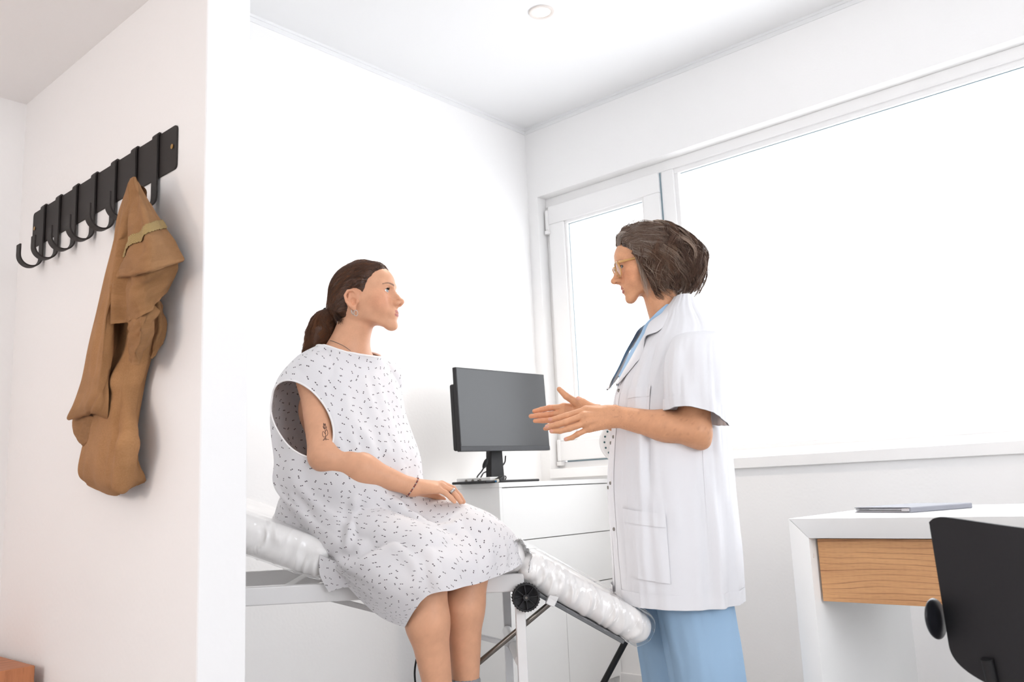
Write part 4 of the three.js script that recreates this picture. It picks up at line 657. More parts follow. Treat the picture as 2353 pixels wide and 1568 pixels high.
function ptTorso(x, y, z) {
  let d = cone(x, y, z, [-0.592, 0.81, -2.66], [-0.535, 1.0, -2.64], 0.112, 0.095);
  d = smin(d, cone(x, y, z, PT.hipR, PT.hipL, 0.095, 0.095), 0.06);
  d = smin(d, cone(x, y, z, [-0.562, 1.13, -2.578], [-0.472, 1.14, -2.69], 0.084, 0.084), 0.08);
  d = smin(d, cone(x, y, z, [-0.51, 1.10, -2.56], [-0.455, 1.11, -2.63], 0.072, 0.07), 0.05);
  d = smin(d, cone(x, y, z, PT.shR, [-0.515, 1.275, -2.6], 0.05, 0.05), 0.05); d = smin(d, cone(x, y, z, PT.shL, [-0.49, 1.275, -2.63], 0.05, 0.05), 0.05);
  d = smin(d, cone(x, y, z, [-0.52, 1.27, -2.61], [-0.468, 1.40, -2.58], 0.062, 0.052), 0.05);
  return d;
}
function ptLegs(x, y, z) {
  let d = cone(x, y, z, PT.hipR, PT.kneeR, 0.088, 0.06); d = Math.min(d, cone(x, y, z, PT.hipL, PT.kneeL, 0.088, 0.06));
  let a = smin(cone(x, y, z, PT.kneeR, PT.calfR, 0.055, 0.0525), cone(x, y, z, PT.calfR, PT.ankR, 0.0525, 0.031), 0.03), b = smin(cone(x, y, z, PT.kneeL, PT.calfL, 0.055, 0.0525), cone(x, y, z, PT.calfL, PT.ankL, 0.0525, 0.031), 0.03);
  a = smin(a, cone(x, y, z, PT.ankR, [-0.15, 0.245, -2.31], 0.032, 0.026), 0.03); b = smin(b, cone(x, y, z, PT.ankL, [-0.09, 0.245, -2.40], 0.032, 0.026), 0.03);
  return smin(d, Math.min(a, b), 0.02);
}
function ptArms(x, y, z) {
  let d = smin(cone(x, y, z, PT.shR, PT.elR, 0.05, 0.042), cone(x, y, z, PT.elR, [-0.435, 0.944, -2.438], 0.041, 0.040), 0.02); d = smin(d, cone(x, y, z, [-0.435, 0.944, -2.438], PT.wrR, 0.040, 0.0235), 0.03);
  let e = smin(cone(x, y, z, PT.shL, PT.elL, 0.048, 0.041), cone(x, y, z, PT.elL, PT.wrL, 0.04, 0.025), 0.02); e = smin(e, ell(x, y, z, [-0.465, 0.745, -2.865], [0.045, 0.022, 0.04]), 0.02);
  return Math.min(d, e);
}
const ptHeadO = { smile: 0.0022, eyeOpen: 0.95, jaw: 0.88 };
function patientField(x, y, z) {
  let d = smin(ptTorso(x, y, z), ptArms(x, y, z), 0.035); d = smin(d, ptLegs(x, y, z), 0.03);
  if (x > -0.33 && y > 0.8 && y < 0.93) d = smin(d, handPRf(x, y, z), 0.012);
  const q = patientHead.to(x, y, z); if (q[1] > -0.2) { const k = 0.022 + 0.0 * q[0]; const hd = headField(q[0], q[1], q[2], ptHeadO); d = q[1] > -0.02 && q[2] > 0.0 ? Math.min(d, hd) : smin(d, hd, k); }
  return d;
}
{
  const skin = lin(0xdda684), lip = lin(0xb5685f), brow = lin(0x2c1a12);
  const col = (x, y, z) => { const q = patientHead.to(x, y, z); let c = skin; const m = 1 + 0.05 * noise3(x * 60, y * 60, z * 60) + 0.03 * noise3(x * 400, y * 400, z * 400); if (q[1] > -0.12 && Math.hypot(q[0], q[1], q[2]) < 0.17) c = faceColor(q[0], q[1], q[2], skin, lip, brow, ptHeadO); return [c[0] * m, c[1] * m, c[2] * m]; };
  const t = turnedThing('person', 'seated woman in a dotted hospital gown with brown ponytail, looking up at the doctor', 'person', [-0.5, 0.73, -2.6]);
  // body, head and hand are cut from one field and joined into one surface
  const hb = [[-0.58, 1.30, -2.69], [-0.30, 1.60, -2.45]];
  const body = merge([meshField((x, y, z) => patientField(x, y, z), [-0.76, 0.2, -2.93], [0.02, 1.345, -2.24], 0.006, col), meshField(patientField, hb[0], hb[1], 0.0016, col), meshField(patientField, [-0.315, 0.81, -2.57], [-0.145, 0.93, -2.42], 0.0018, col)]);
  part('body', body, skinMat, t);
  eyeParts(patientHead, [0.92, 0.08, 0.32], t, 0x4d5a5c);
  // lashes
  for (const s of [-1, 1]) { const ls = new Strands(); for (let i = 0; i < 22; i++) { const a = -0.8 + 1.7 * i / 21; const b0 = [s * (0.0325 + 0.0125 * Math.sin(a)), 0.0275 - 0.004 * Math.abs(Math.sin(a)) ** 2, 0.0868 - 0.005 * Math.abs(Math.sin(a))]; const pts = [0, 0.5, 1].map((f) => patientHead.from(b0[0] + s * 0.003 * f * Math.sin(a), b0[1] + 0.0035 * f * f, b0[2] + 0.0065 * f)); ls.add(pts, 0.0005, 0.0002, [0.01, 0.008, 0.006], null, 3); }
  part('eyelash', ls.build(), hairMat, t).userData.kind = 'stuff'; }
  // ---- hair drawn back to a tail
  const T = [0.0, -0.005, -0.112];                                   // where the band sits, head frame
  const hairline = curve1([-0.12, -0.08, -0.06, -0.042, -0.032, -0.02, 0.0, 0.012, 0.022, 0.035, 0.05, 0.062, 0.074, 0.085, 0.11], [-0.045, -0.05, -0.048, -0.03, -0.008, 0.028, 0.037, 0.03, 0.022, 0.046, 0.067, 0.08, 0.09, 0.096, 0.103]);
  const streak = (x, y, z) => { const ax = x - T[0], ay = y - T[1]; return Math.atan2(ay, ax); };
  const cap = (x, y, z) => { let d = smin(skull(x, y, z), ell(x, y, z, [0, 0.04, -0.004], [0.0735, 0.092, 0.0945]), 0.012) - lerp(0.0012, 0.0075, sstep(0.0, 0.03, y - hairline(z))); d = smin(d, ell(x, y, z, [0, 0.0, -0.09], [0.028, 0.024, 0.03]), 0.04); const a = streak(x, y, z); const far = clamp(Math.hypot(x, y - T[1], z - T[2]) / 0.05, 0.2, 1); d += far * (0.0009 * noise3(a * 26, z * 5, 3) + 0.0006 * noise3(a * 90, z * 7, 8)); const wob = 0.003 * noise3(a * 14, 1, 5); return smax(d, hairline(z) + wob - y, 0.006); };
  const dark = lin(0x3d281e), mid = lin(0x63422e), warm = lin(0x8d5a35);
  const R = rng(7), S = new Strands();
  const capV = (x, y, z) => cap(...patientHead.to(x, y, z));
  const capG = meshField(capV, [-0.60, 1.34, -2.70], [-0.33, 1.62, -2.44], 0.0022, (x, y, z) => { const q = patientHead.to(x, y, z), a = streak(...q); return mix3(dark, mid, clamp(0.12 + 0.4 * noise3(a * 30, q[2] * 4, 2) + (q[2] < -0.04 ? 0.2 : 0))); });
  for (let i = 0; i < 5200; i++) {
    const th = R() * Math.PI * 2, zz = lerp(-0.07, 0.092, Math.pow(R(), 0.4)); const rad = 0.09; let p0 = [Math.cos(th) * rad * 0.8, 0.03 + Math.sin(th) * rad, zz];
    if (p0[1] < hairline(zz) - 0.004) continue; p0 = toSurface(cap, p0, 0.0003, 4); if (cap(...p0) > 0.004 || p0[1] < hairline(p0[2]) - 0.001) continue;
    const pts = [], N = 8, jit = (R() - 0.5) * 0.01, lift = 0.0001 + R() * 0.0006, ext = R() > 0.35 ? 1 : lerp(0.55, 1, R()); for (let k = 0; k <= N; k++) { const f = k / N * ext, e = f; let p = [lerp(p0[0], T[0] + jit * 0.4, e), lerp(p0[1], T[1] + jit, e) + 0.03 * Math.sin(Math.PI * e) * (p0[1] > 0.04 ? 0.3 : 0), lerp(p0[2], T[2] + 0.012, e)]; p = toSurface(cap, p, lift, 3); pts.push(patientHead.from(...p)); }
    const c = mix3(dark, R() < 0.18 ? warm : mid, R()); S.add(pts, 0.00038 + 0.0003 * R(), 0.0003, c, mix3(c, warm, 0.25));
  }
  // tail: wavy locks falling from the band
  const band = patientHead.from(...T), tailPath = new THREE.CatmullRomCurve3([band, [-0.572, 1.398, -2.582], [-0.590, 1.355, -2.592], [-0.606, 1.31, -2.602], [-0.622, 1.262, -2.606]].map((p) => V3(...p)));
  const fat = curve1([0, 0.12, 0.4, 0.7, 1], [0.011, 0.030, 0.042, 0.036, 0.014]);
  for (let i = 0; i < 2700; i++) {
    const cl0 = Math.floor(R() * 70), a = (cl0 * 2.399) % 6.283 + (R() - 0.5) * 0.7, q = clamp(0.3 + 0.7 * ((cl0 * 0.618) % 1) + (R() - 0.5) * 0.2), ph = cl0 * 1.3 + (R() - 0.5) * 0.6, fr = 11, amp = 0.0012 + 0.002 * R(), lenF = 0.65 + 0.4 * R(), cl = cl0, pts = [], N = 13;
    for (let k = 0; k <= N; k++) { const f = k / N * lenF, c = tailPath.getPoint(Math.min(1, f)), w = fat(Math.min(1, f)) * q, aa = a + 0.9 * Math.sin(f * 5 + cl), cv = 0.011 * Math.sin(f * 14 + cl * 1.7); pts.push([c.x + Math.cos(aa) * w + amp * Math.sin(f * fr + ph + cl) * f * 1.5 + cv * f, c.y + Math.sin(aa) * w * 0.7 + (f > 1 ? -(f - 1) * 0.06 : 0), c.z + Math.sin(aa) * w * 0.8 + amp * Math.cos(f * fr + ph) * f * 1.5]); }
    const c0 = mix3(dark, mid, R()), c1 = mix3(mid, warm, 0.2 + 0.8 * R() * ((cl0 % 3) / 2)); S.add(pts, 0.0007, 0.0004, c0, c1);
  }
  // fine hair at the nape
  for (let i = 0; i < 160; i++) { const x = -0.02 - 0.045 * R(), p0 = [x, -0.035 - 0.02 * R(), -0.05 - 0.02 * R()], pts = []; for (let k = 0; k <= 6; k++) { const f = k / 6; pts.push(patientHead.from(p0[0] * (1 - 0.3 * f), lerp(p0[1], -0.01, f) - 0.006 * Math.sin(3 * f + i), lerp(p0[2] - 0.006, T[2] + 0.02, f))); } S.add(pts, 0.0004, 0.0003, dark, mid); }
  const core = meshField((x, y, z) => { let d = 9; for (let i = 0; i < 8; i++) { const p = tailPath.getPoint(i / 8), q = tailPath.getPoint((i + 1) / 8); d = smin(d, cone(x, y, z, [p.x, p.y, p.z], [q.x, q.y, q.z], fat(i / 8) * 0.5, fat((i + 1) / 8) * 0.5), 0.01); } return d + 0.003 * noise3(x * 80, y * 40, z * 80); }, [-0.69, 1.23, -2.67], [-0.5, 1.47, -2.52], 0.004, () => mix3(dark, mid, 0.4));
  const hair = part('hair', merge([capG, core, S.build()]), hairMat, t, 'dark brown hair pulled back into a wavy ponytail');
  const tie = new THREE.TorusGeometry(0.0165, 0.0072, 12, 40); { const p = tie.attributes.position; for (let i = 0; i < p.count; i++) { const a = Math.atan2(p.getY(i), p.getX(i)), k = 1 + 0.12 * Math.sin(a * 11); p.setXYZ(i, p.getX(i) * k, p.getY(i) * k, p.getZ(i) * k); } tie.computeVertexNormals(); }
  const dir = tailPath.getTangent(0.02), qn = new THREE.Quaternion().setFromUnitVectors(V3(0, 0, 1), dir); tie.applyQuaternion(qn); tie.translate(band[0] - 0.006, band[1] - 0.004, band[2]);
  part('hair_tie', tie, std({ color: 0x101012, roughness: 0.8 }), t, 'black hair band');
  // jewellery
  const lobe = [-0.0795, -0.031, -0.010];
  const ring1 = new THREE.TorusGeometry(0.0075, 0.0016, 10, 32, 4.9); ring1.rotateY(1.25); ring1.rotateZ(0.3); ring1.translate(...patientHead.from(lobe[0], lobe[1] - 0.005, lobe[2] - 0.003)); part('earring', ring1, M.steel, t, 'silver hoop');
  const ring2 = new THREE.TorusGeometry(0.0085, 0.0011, 10, 32); ring2.scale(0.7, 1, 1); ring2.rotateY(0.5); ring2.translate(...patientHead.from(lobe[0] - 0.001, lobe[1] - 0.009, lobe[2] + 0.006)); part('earring', ring2, M.steel, t, 'thin silver hoop');
  const nk = [-0.56, -0.54, -0.52, -0.50, -0.485].map((x, i) => toSurface(patientField, [x, 1.345 - i * 0.012, -2.545], 0.0008, 6)); part('necklace', tube(nk, 0.0008, 30, 6), M.darkSteel, t);
  // bracelet: beads round the wrist
  const ax = V3(PT.wrR[0] - (-0.435), PT.wrR[1] - 0.944, PT.wrR[2] - (-2.438)).normalize(), cw = V3(-0.302, 0.889, -2.468).addScaledVector(ax, 0.004); const u1 = V3(0, 1, 0).addScaledVector(ax, -ax.y).normalize(), u2 = ax.clone().cross(u1), beads = [[], []];
  for (let i = 0; i < 34; i++) { const a = i / 34 * 6.283, d = u1.clone().multiplyScalar(Math.cos(a)).addScaledVector(u2, Math.sin(a)), p = toSurface(patientField, [cw.x + d.x * 0.024 + ax.x * 0.006 * Math.cos(a), cw.y + d.y * 0.024 + ax.y * 0.006 * Math.cos(a), cw.z + d.z * 0.024], 0.001, 4); const g = new THREE.SphereGeometry(0.0023, 8, 6); g.translate(...p); beads[i % 3 === 0 ? 1 : 0].push(g); }
  part('bracelet', merge(beads[0]), std({ color: 0x7d3b3a, roughness: 0.5 }), t, 'dark red bead bracelet with silver beads'); part('bracelet_beads', merge(beads[1]), M.steel, t);
  const rf = handPR.fingers[1].p, rg = new THREE.TorusGeometry(0.0096, 0.0026, 10, 28); rg.scale(1, 1, 1.5); rg.applyQuaternion(new THREE.Quaternion().setFromUnitVectors(V3(0, 0, 1), V3(rf[2][0] - rf[1][0], rf[2][1] - rf[1][1], rf[2][2] - rf[1][2]).normalize())); rg.translate(lerp(rf[1][0], rf[2][0], 0.15), lerp(rf[1][1], rf[2][1], 0.15), rf[1][2]); part('finger_ring', rg, M.steel, t, 'broad silver ring');
  // flower tattoo on the upper arm, drawn on the skin
  const ink = []; for (const l of tattooLines) { const cvv = new THREE.CatmullRomCurve3(l.map((p) => V3(...p))); const pts = []; for (let k = 0; k <= 14; k++) { const p = cvv.getPoint(k / 14); pts.push(toSurface(patientField, [p.x, p.y, p.z], 0.0001, 6)); } ink.push(tube(pts, 0.00075, 16, 5)); }
  part('tattoo', merge(ink), std({ color: 0x5a4038, roughness: 0.7 }), t, 'dark line tattoo of a flower');
  // grey ankle socks
  for (const [a, b, c] of [[PT.calfR, PT.ankR, [-0.15, 0.245, -2.31]], [PT.calfL, PT.ankL, [-0.09, 0.245, -2.40]]]) {
    const top = [lerp(b[0], a[0], 0.29), lerp(b[1], a[1], 0.29), lerp(b[2], a[2], 0.29)];
    const sf = (x, y, z) => { let d = smin(smin(cone(x, y, z, a, b, 0.0525, 0.031), 9, 0.03), cone(x, y, z, b, c, 0.032, 0.026), 0.03) - 0.004; return smax(d, y - top[1] - 0.0015 * Math.sin(x * 900), 0.004); };
    part('sock', meshField(sf, [b[0] - 0.07, 0.19, b[2] - 0.07], [c[0] + 0.06, top[1] + 0.02, c[2] + 0.09], 0.004, () => [0.3, 0.3, 0.31]), std({ vertexColors: true, roughness: 0.95 }), t, 'grey ribbed sock');
  }
  // ---- gown
  const P = 512, dots = new Float32Array(P * P), Rd = rng(99), cells = 9;
  for (let j = 0; j < cells; j++) for (let i = 0; i < cells; i++) { const cx = (i + 0.5 + (Rd() - 0.5) * 0.55 + (j % 2) * 0.5) / cells * P, cy = (j + 0.5 + (Rd() - 0.5) * 0.5) / cells * P, a = Rd() * 6.28; for (const s of [-1, 1]) { const px = cx + s * 5.2 * Math.cos(a), py = cy + s * 5.2 * Math.sin(a); for (let y = -6; y <= 6; y++) for (let x = -6; x <= 6; x++) { const e = Math.max(Math.abs(x), Math.abs(y)) * 0.6 + Math.hypot(x, y) * 0.4, v = sstep(3.9, 2.6, e); const X = ((Math.round(px) + x) % P + P) % P, Y = ((Math.round(py) + y) % P + P) % P; dots[Y * P + X] = Math.max(dots[Y * P + X], v); } } }
  const gownTex = tex(P, P, (u, v, x, y) => { const k = dots[y * P + x], w = 0.955 + 0.02 * hash3(x, y, 1); return [lerp(w, 0.2, k), lerp(w * 0.99, 0.15, k), lerp(w * 0.995, 0.18, k)]; }, true, [1 / 0.245, 1 / 0.245]);
  const gownMat = phys({ map: gownTex, roughness: 0.9, sheen: 0.3, sheenRoughness: 0.7, transmission: 0.15, thickness: 0, bumpMap: fabricBump, bumpScale: 0.0003 });
  const ring = (C, a, bf, bb, dy, k = 0.9) => { const out = []; for (let i = 0; i <= 8; i++) { const th = i * Math.PI / 4, s = Math.sin(th), c = Math.cos(th), S_ = Math.sign(s) * Math.pow(Math.abs(s), k), C_ = Math.sign(c) * Math.pow(Math.abs(c), k), b = c < 0 ? bf : bb; out.push([C[0] + PT.r[0] * a * S_ - PT.f[0] * b * C_, C[1] + dy(c, Math.abs(s)), C[2] + PT.r[2] * a * S_ - PT.f[2] * b * C_]); } return out; };
  const rows = [
    ring([-0.500, 1.318, -2.61], 0.105, 0.085, 0.078, (c, s) => (c < 0 ? -0.035 * -c : 0.012 * c) - 0.004 * s),
    ring([-0.515, 1.285, -2.62], 0.17, 0.098, 0.10, (c, s) => (c < 0 ? -0.03 * -c : 0.01 * c) - 0.01 * s),
    ring([-0.53, 1.205, -2.625], 0.222, 0.128, 0.122, (c, s) => 0),
    ring([-0.535, 1.10, -2.63], 0.23, 0.172, 0.13, () => 0),
    ring([-0.53, 0.985, -2.635], 0.224, 0.225, 0.1, () => 0),
    ring([-0.53, 0.895, -2.64], 0.215, 0.25, 0.085, (c) => c > 0 ? -0.03 * c : 0),
    ...gownLap];
  const hemSide = -1, sf = gridSurface(rows, (j) => j <= 5), NU = 200, NV = 190;
  let gg = sheet(sf, NU, NV, 1.45, 1.5);
  { const p = gg.attributes.position; for (let j = 0; j <= NV; j++) for (let i = 0; i <= NU; i++) { const k = j * (NU + 1) + i, u = i / NU, v = j / NV, fl = sstep(0.08, 0.35, v) * sstep(1.0, 0.7, v); const x = p.getX(k), y = p.getY(k), z = p.getZ(k), dx = x + 0.53, dz = z + 2.63, l = Math.hypot(dx, dz) || 1, w = 0.010 * fl * noise3(u * 24, v * 2.2, 4) + 0.004 * fl * noise3(u * 52, v * 4, 9); p.setXYZ(k, x + dx / l * w, y + 0.003 * noise3(u * 16, v * 16, 2) * sstep(0.5, 0.7, v), z + dz / l * w); } }
  applyFolds(gg, gownFolds.map(([a, b, c]) => [a, b * 1.5, c * 0.9]));
  const under = (x, y, z) => smin(smin(ptTorso(x, y, z), Math.min(cone(x, y, z, PT.shR, [-0.56, 1.12, -2.465], 0.05, 0.047), cone(x, y, z, PT.shL, PT.elL, 0.05, 0.043)), 0.035), ptLegs(x, y, z), 0.03);
  pushOut(gg, under, 0.009); relax(gg, NU, NV, 2); pushOut(gg, under, 0.006); arcUV(gg, NU, NV, 1.45);
  const hemG = sheet((u, v) => { const j = Math.round(lerp(NV - 6, NV, v)), k = j * (NU + 1) + Math.round(u * NU), p = gg.attributes.position, n = gg.attributes.normal; return [p.getX(k) - n.getX(k) * 0.0018 * hemSide, p.getY(k) - n.getY(k) * 0.0018 * hemSide, p.getZ(k) - n.getZ(k) * 0.0018 * hemSide]; }, NU, 6, 1.45, 0.03);
  // arm hole on the near side
  const hole = (x, y, z) => z > -2.58 && y < 1.27 ? Math.hypot((x + 0.603 - (y - 1.1) * -0.1) / 0.092, (y - 1.092 - (x + 0.603) * -0.42) / 0.1) - 1 : 1;
  let cut; [gg, cut] = clipMesh(gg, hole);
  cut.sort((p, q) => Math.atan2(p[1] - 1.092, p[0] + 0.603) - Math.atan2(q[1] - 1.092, q[0] + 0.603));
  const rim = cut.filter((_, i) => i % 6 === 0);
  const flap = sheet(gridSurface(gownFlap), 30, 40, 0.13, 0.12);
  const gown = part('hospital_gown', merge([thicken(gg, 0.0016), thicken(flap, 0.0016), thicken(hemG, 0.0012)]), gownMat, t, 'white cotton gown printed with pairs of small dark dots');
  const hemMat = phys({ color: 0xf6f3f2, roughness: 0.9 });
  const edge = []; { const p = gg.attributes.position; for (let i = 0; i <= NU; i += 4) { const k = i; edge.push([p.getX(k), p.getY(k), p.getZ(k)]); } }
  part('armhole_binding', tube(rim, 0.0028, 200, 8, true), hemMat, gown, 'plain white binding');
  part('neck_binding', tube(edge, 0.0035, 160, 8), hemMat, gown, 'plain white binding');
}
// ---------------------------------------------------------------- the doctor
const coatRows = [[0.515, 0.566, 1.445], [0.488, 0.578, 1.415], [0.462, 0.589, 1.388], [0.442, 0.602, 1.360], [0.413, 0.621, 1.325], [0.380, 0.631, 1.284], [0.342, 0.646, 1.216], [0.312, 0.648, 1.148], [0.296, 0.648, 1.067], [0.282, 0.646, 0.974], [0.271, 0.645, 0.881], [0.269, 0.644, 0.790], [0.270, 0.643, 0.699], [0.271, 0.639, 0.610], [0.271, 0.635, 0.528]];   // front x, back x, height
const nearFingers = [[[0.208, 1.090, -2.535], [0.150, 1.075, -2.530], [0.127, 1.070, -2.535], [0.102, 1.066, -2.540]], [[0.200, 1.072, -2.520], [0.144, 1.055, -2.515], [0.118, 1.049, -2.520], [0.091, 1.045, -2.525]], [[0.201, 1.050, -2.515], [0.155, 1.036, -2.510], [0.128, 1.030, -2.515], [0.103, 1.031, -2.520]], [[0.214, 1.034, -2.520], [0.178, 1.019, -2.515], [0.162, 1.010, -2.520], [0.143, 1.006, -2.525]], [[0.259, 1.085, -2.545], [0.225, 1.103, -2.575], [0.205, 1.119, -2.590], [0.192, 1.130, -2.600]]];
const nearWrist = [[0.283, 1.066, -2.520]][0];
const farFingers = [[[0.153, 1.116, -2.700], [0.107, 1.115, -2.700], [0.082, 1.111, -2.700], [0.060, 1.107, -2.700]], [[0.150, 1.098, -2.700], [0.097, 1.093, -2.690], [0.073, 1.092, -2.690], [0.048, 1.091, -2.690]], [[0.152, 1.081, -2.690], [0.105, 1.075, -2.680], [0.083, 1.075, -2.680], [0.060, 1.075, -2.680]], [[0.162, 1.065, -2.680], [0.124, 1.055, -2.670], [0.106, 1.051, -2.665], [0.089, 1.048, -2.660]], [[0.206, 1.115, -2.700], [0.184, 1.131, -2.680], [0.160, 1.146, -2.665], [0.139, 1.168, -2.660]]];
const farWrist = [[0.259, 1.095, -2.740]][0];
const collarIn = [[0.546, 1.450, -2.700], [0.506, 1.416, -2.620], [0.466, 1.382, -2.600], [0.428, 1.358, -2.620], [0.412, 1.329, -2.600], [0.384, 1.286, -2.590], [0.355, 1.239, -2.600], [0.328, 1.196, -2.620], [0.315, 1.167, -2.640]];
const collarOut = [[0.562, 1.423, -2.690], [0.520, 1.380, -2.580], [0.466, 1.336, -2.530], [0.433, 1.311, -2.525], [0.401, 1.302, -2.550], [0.394, 1.276, -2.550], [0.386, 1.245, -2.545], [0.365, 1.222, -2.550], [0.340, 1.194, -2.570], [0.314, 1.168, -2.600]];
const blueStrip = [[0.481, 1.412, -2.620], [0.444, 1.382, -2.615], [0.416, 1.356, -2.630], [0.398, 1.324, -2.630], [0.373, 1.285, -2.630], [0.351, 1.244, -2.640], [0.329, 1.207, -2.660]];
const snaps = [[0.312, 1.152, -2.600], [0.298, 1.011, -2.585], [0.280, 0.875, -2.570], [0.272, 0.741, -2.560]], innerSnaps = [[0.282, 0.996, -2.640], [0.270, 0.862, -2.640]];

const docHead = headFrame([0.440, 1.537, -2.678], Math.PI, -0.165, 0, 0.96);
const DZ = -2.68;
const dcHeadO = { mouth: 0.0035, noseLen: 0.004, hump: 0.0015, jaw: 0.93, noEar: true, eyeOpen: 0.9 };
const DC = { shN: [0.53, 1.238, -2.492], elN: [0.506, 1.008, -2.452], wrN: [0.285, 1.066, -2.52], shF: [0.53, 1.238, -2.868], elF: [0.50, 1.0, -2.91], wrF: [0.262, 1.092, -2.74] };
function docHand(F, W, near, spread) {
  const s = near ? 1 : -1, R = [[0.0102, 0.0092, 0.0082, 0.0068], [0.0104, 0.0095, 0.0084, 0.007], [0.01, 0.0092, 0.008, 0.0066], [0.009, 0.008, 0.0072, 0.006], [0.0135, 0.0118, 0.0102, 0.0078]];
  const palm = []; for (let i = 0; i < 4; i++) palm.push([[W[0], W[1] + (1.5 - i) * spread, W[2]], F[i][0], 0.0185, 0.0125]); palm.push([[W[0] - 0.015, W[1] + 0.012, W[2]], [(F[4][0][0] + F[0][0][0]) / 2 + 0.02, F[4][0][1] - 0.004, F[4][0][2]], 0.019, 0.0145]);
  if (near) for (let i = 0; i < 4; i++) palm.push([[W[0] - 0.02, W[1] + (1.5 - i) * spread * 1.1, W[2] + 0.0155], [F[i][0][0] + 0.004, F[i][0][1], F[i][0][2] + 0.0105], 0.0032, 0.0036]);
  return { fingers: F.map((p, i) => ({ p, r: R[i] })), palm };
}
const handDN = docHand(nearFingers, DC.wrN, true, 0.0095), handDF = docHand(farFingers, DC.wrF, false, 0.008), hDN = handField(handDN), hDF = handField(handDF);
function docArms(x, y, z) {
  let d = smin(cone(x, y, z, DC.shN, DC.elN, 0.046, 0.043), cone(x, y, z, DC.elN, [0.43, 1.028, -2.47], 0.0415, 0.041), 0.02); d = smin(d, cone(x, y, z, [0.43, 1.028, -2.47], [0.295, 1.074, -2.516], 0.040, 0.0215), 0.03); d = smin(d, cone(x, y, z, [0.40, 1.03, -2.48], [0.292, 1.056, -2.518], 0.034, 0.021), 0.02); d = smin(d, cone(x, y, z, [0.515, 1.0, -2.452], [0.524, 0.978, -2.456], 0.03, 0.022), 0.02);
  let e = smin(cone(x, y, z, DC.shF, DC.elF, 0.05, 0.042), cone(x, y, z, DC.elF, DC.wrF, 0.041, 0.024), 0.02); e = smin(e, cone(x, y, z, [0.4, 1.03, -2.84], [0.27, 1.085, -2.745], 0.03, 0.022), 0.02);
  if (x < 0.33) { d = smin(d, hDN(x, y, z), 0.012); e = smin(e, hDF(x, y, z), 0.012); }
  return Math.min(d, e);
}
function docField(x, y, z) {
  let d = cone(x, y, z, [0.475, 0.78, DZ], [0.485, 0.95, DZ], 0.12, 0.12); d = smin(d, cone(x, y, z, [0.49, 1.12, DZ + 0.1], [0.49, 1.12, DZ - 0.1], 0.105, 0.105), 0.1); d = smin(d, cone(x, y, z, [0.53, 1.255, DZ + 0.15], [0.53, 1.255, DZ - 0.15], 0.042, 0.042), 0.06);
  d = smin(d, cone(x, y, z, [0.512, 1.32, DZ], [0.470, 1.47, DZ], 0.062, 0.050), 0.04);
  d = smin(d, docArms(x, y, z), 0.03);
  const q = docHead.to(x, y, z); if (q[1] > -0.2) { const hd = headField(q[0], q[1], q[2], dcHeadO) * docHead.sc; d = q[1] > -0.02 && q[2] > 0 ? Math.min(d, hd) : smin(d, hd, 0.022); }
  return d;
}
// coat as a function of angle round the body (0 = front, quarter turn = near side) and height
const cyY = coatRows.map((r) => r[2]).reverse(), cF = curve1(cyY, coatRows.map((r) => r[0]).reverse()), cB = curve1(cyY, coatRows.map((r) => r[1]).reverse());
const cW = curve1([0.52, 0.70, 0.88, 1.07, 1.216, 1.284, 1.325, 1.36, 1.395, 1.44], [0.236, 0.226, 0.216, 0.208, 0.208, 0.200, 0.184, 0.156, 0.120, 0.088]);
function coatP(th, y, off = 0) {
  const f = cF(y), b = cB(y), cx = (f + b) / 2, hx = (b - f) / 2, hz = cW(y), c = Math.cos(th), s = Math.sin(th), p = 0.84, C = Math.sign(c) * Math.pow(Math.abs(c), p), S = Math.sign(s) * Math.pow(Math.abs(s), p);
  const low = sstep(1.2, 0.6, y), k = 1 + off / 0.2;
  let w = 0.0065 * low * noise3(Math.cos(th) * 4 + 3, Math.sin(th) * 4, y * 1.6) + 0.004 * noise3(Math.cos(th) * 9, Math.sin(th) * 9 + 5, y * 3.2) + 0.002 * noise3(Math.cos(th) * 16, Math.sin(th) * 16, y * 9);
  const g = (a, ww) => Math.exp(-Math.pow(a / ww, 2));
  w += -0.014 * g(th - (1.13 + 0.10 * (1.0 - y)), 0.05) * sstep(0.80, 0.95, y) * sstep(1.08, 1.0, y) + 0.010 * g(th - (1.02 + 0.1 * (1.0 - y)), 0.06) * sstep(0.78, 0.92, y) * sstep(1.08, 1.0, y);      // fold below the elbow
  w += 0.012 * g(th - 1.98, 0.07) * sstep(0.95, 0.7, y) + -0.008 * g(th - 2.2, 0.1) * sstep(0.9, 0.65, y);
  w += 0.007 * g(th - (0.8 + 0.5 * (1.25 - y)), 0.09) * sstep(1.0, 1.15, y) * sstep(1.3, 1.2, y) - 0.007 * g(th - (1.0 + 0.4 * (1.25 - y)), 0.08) * sstep(1.0, 1.12, y) * sstep(1.3, 1.22, y);
  const tail = sstep(0.85, 0.55, y) * g(th - 3.75, 0.55) * 0.07;
  return [cx - (hx + off + w) * C + tail, y, DZ + (hz + off + w) * S];
}
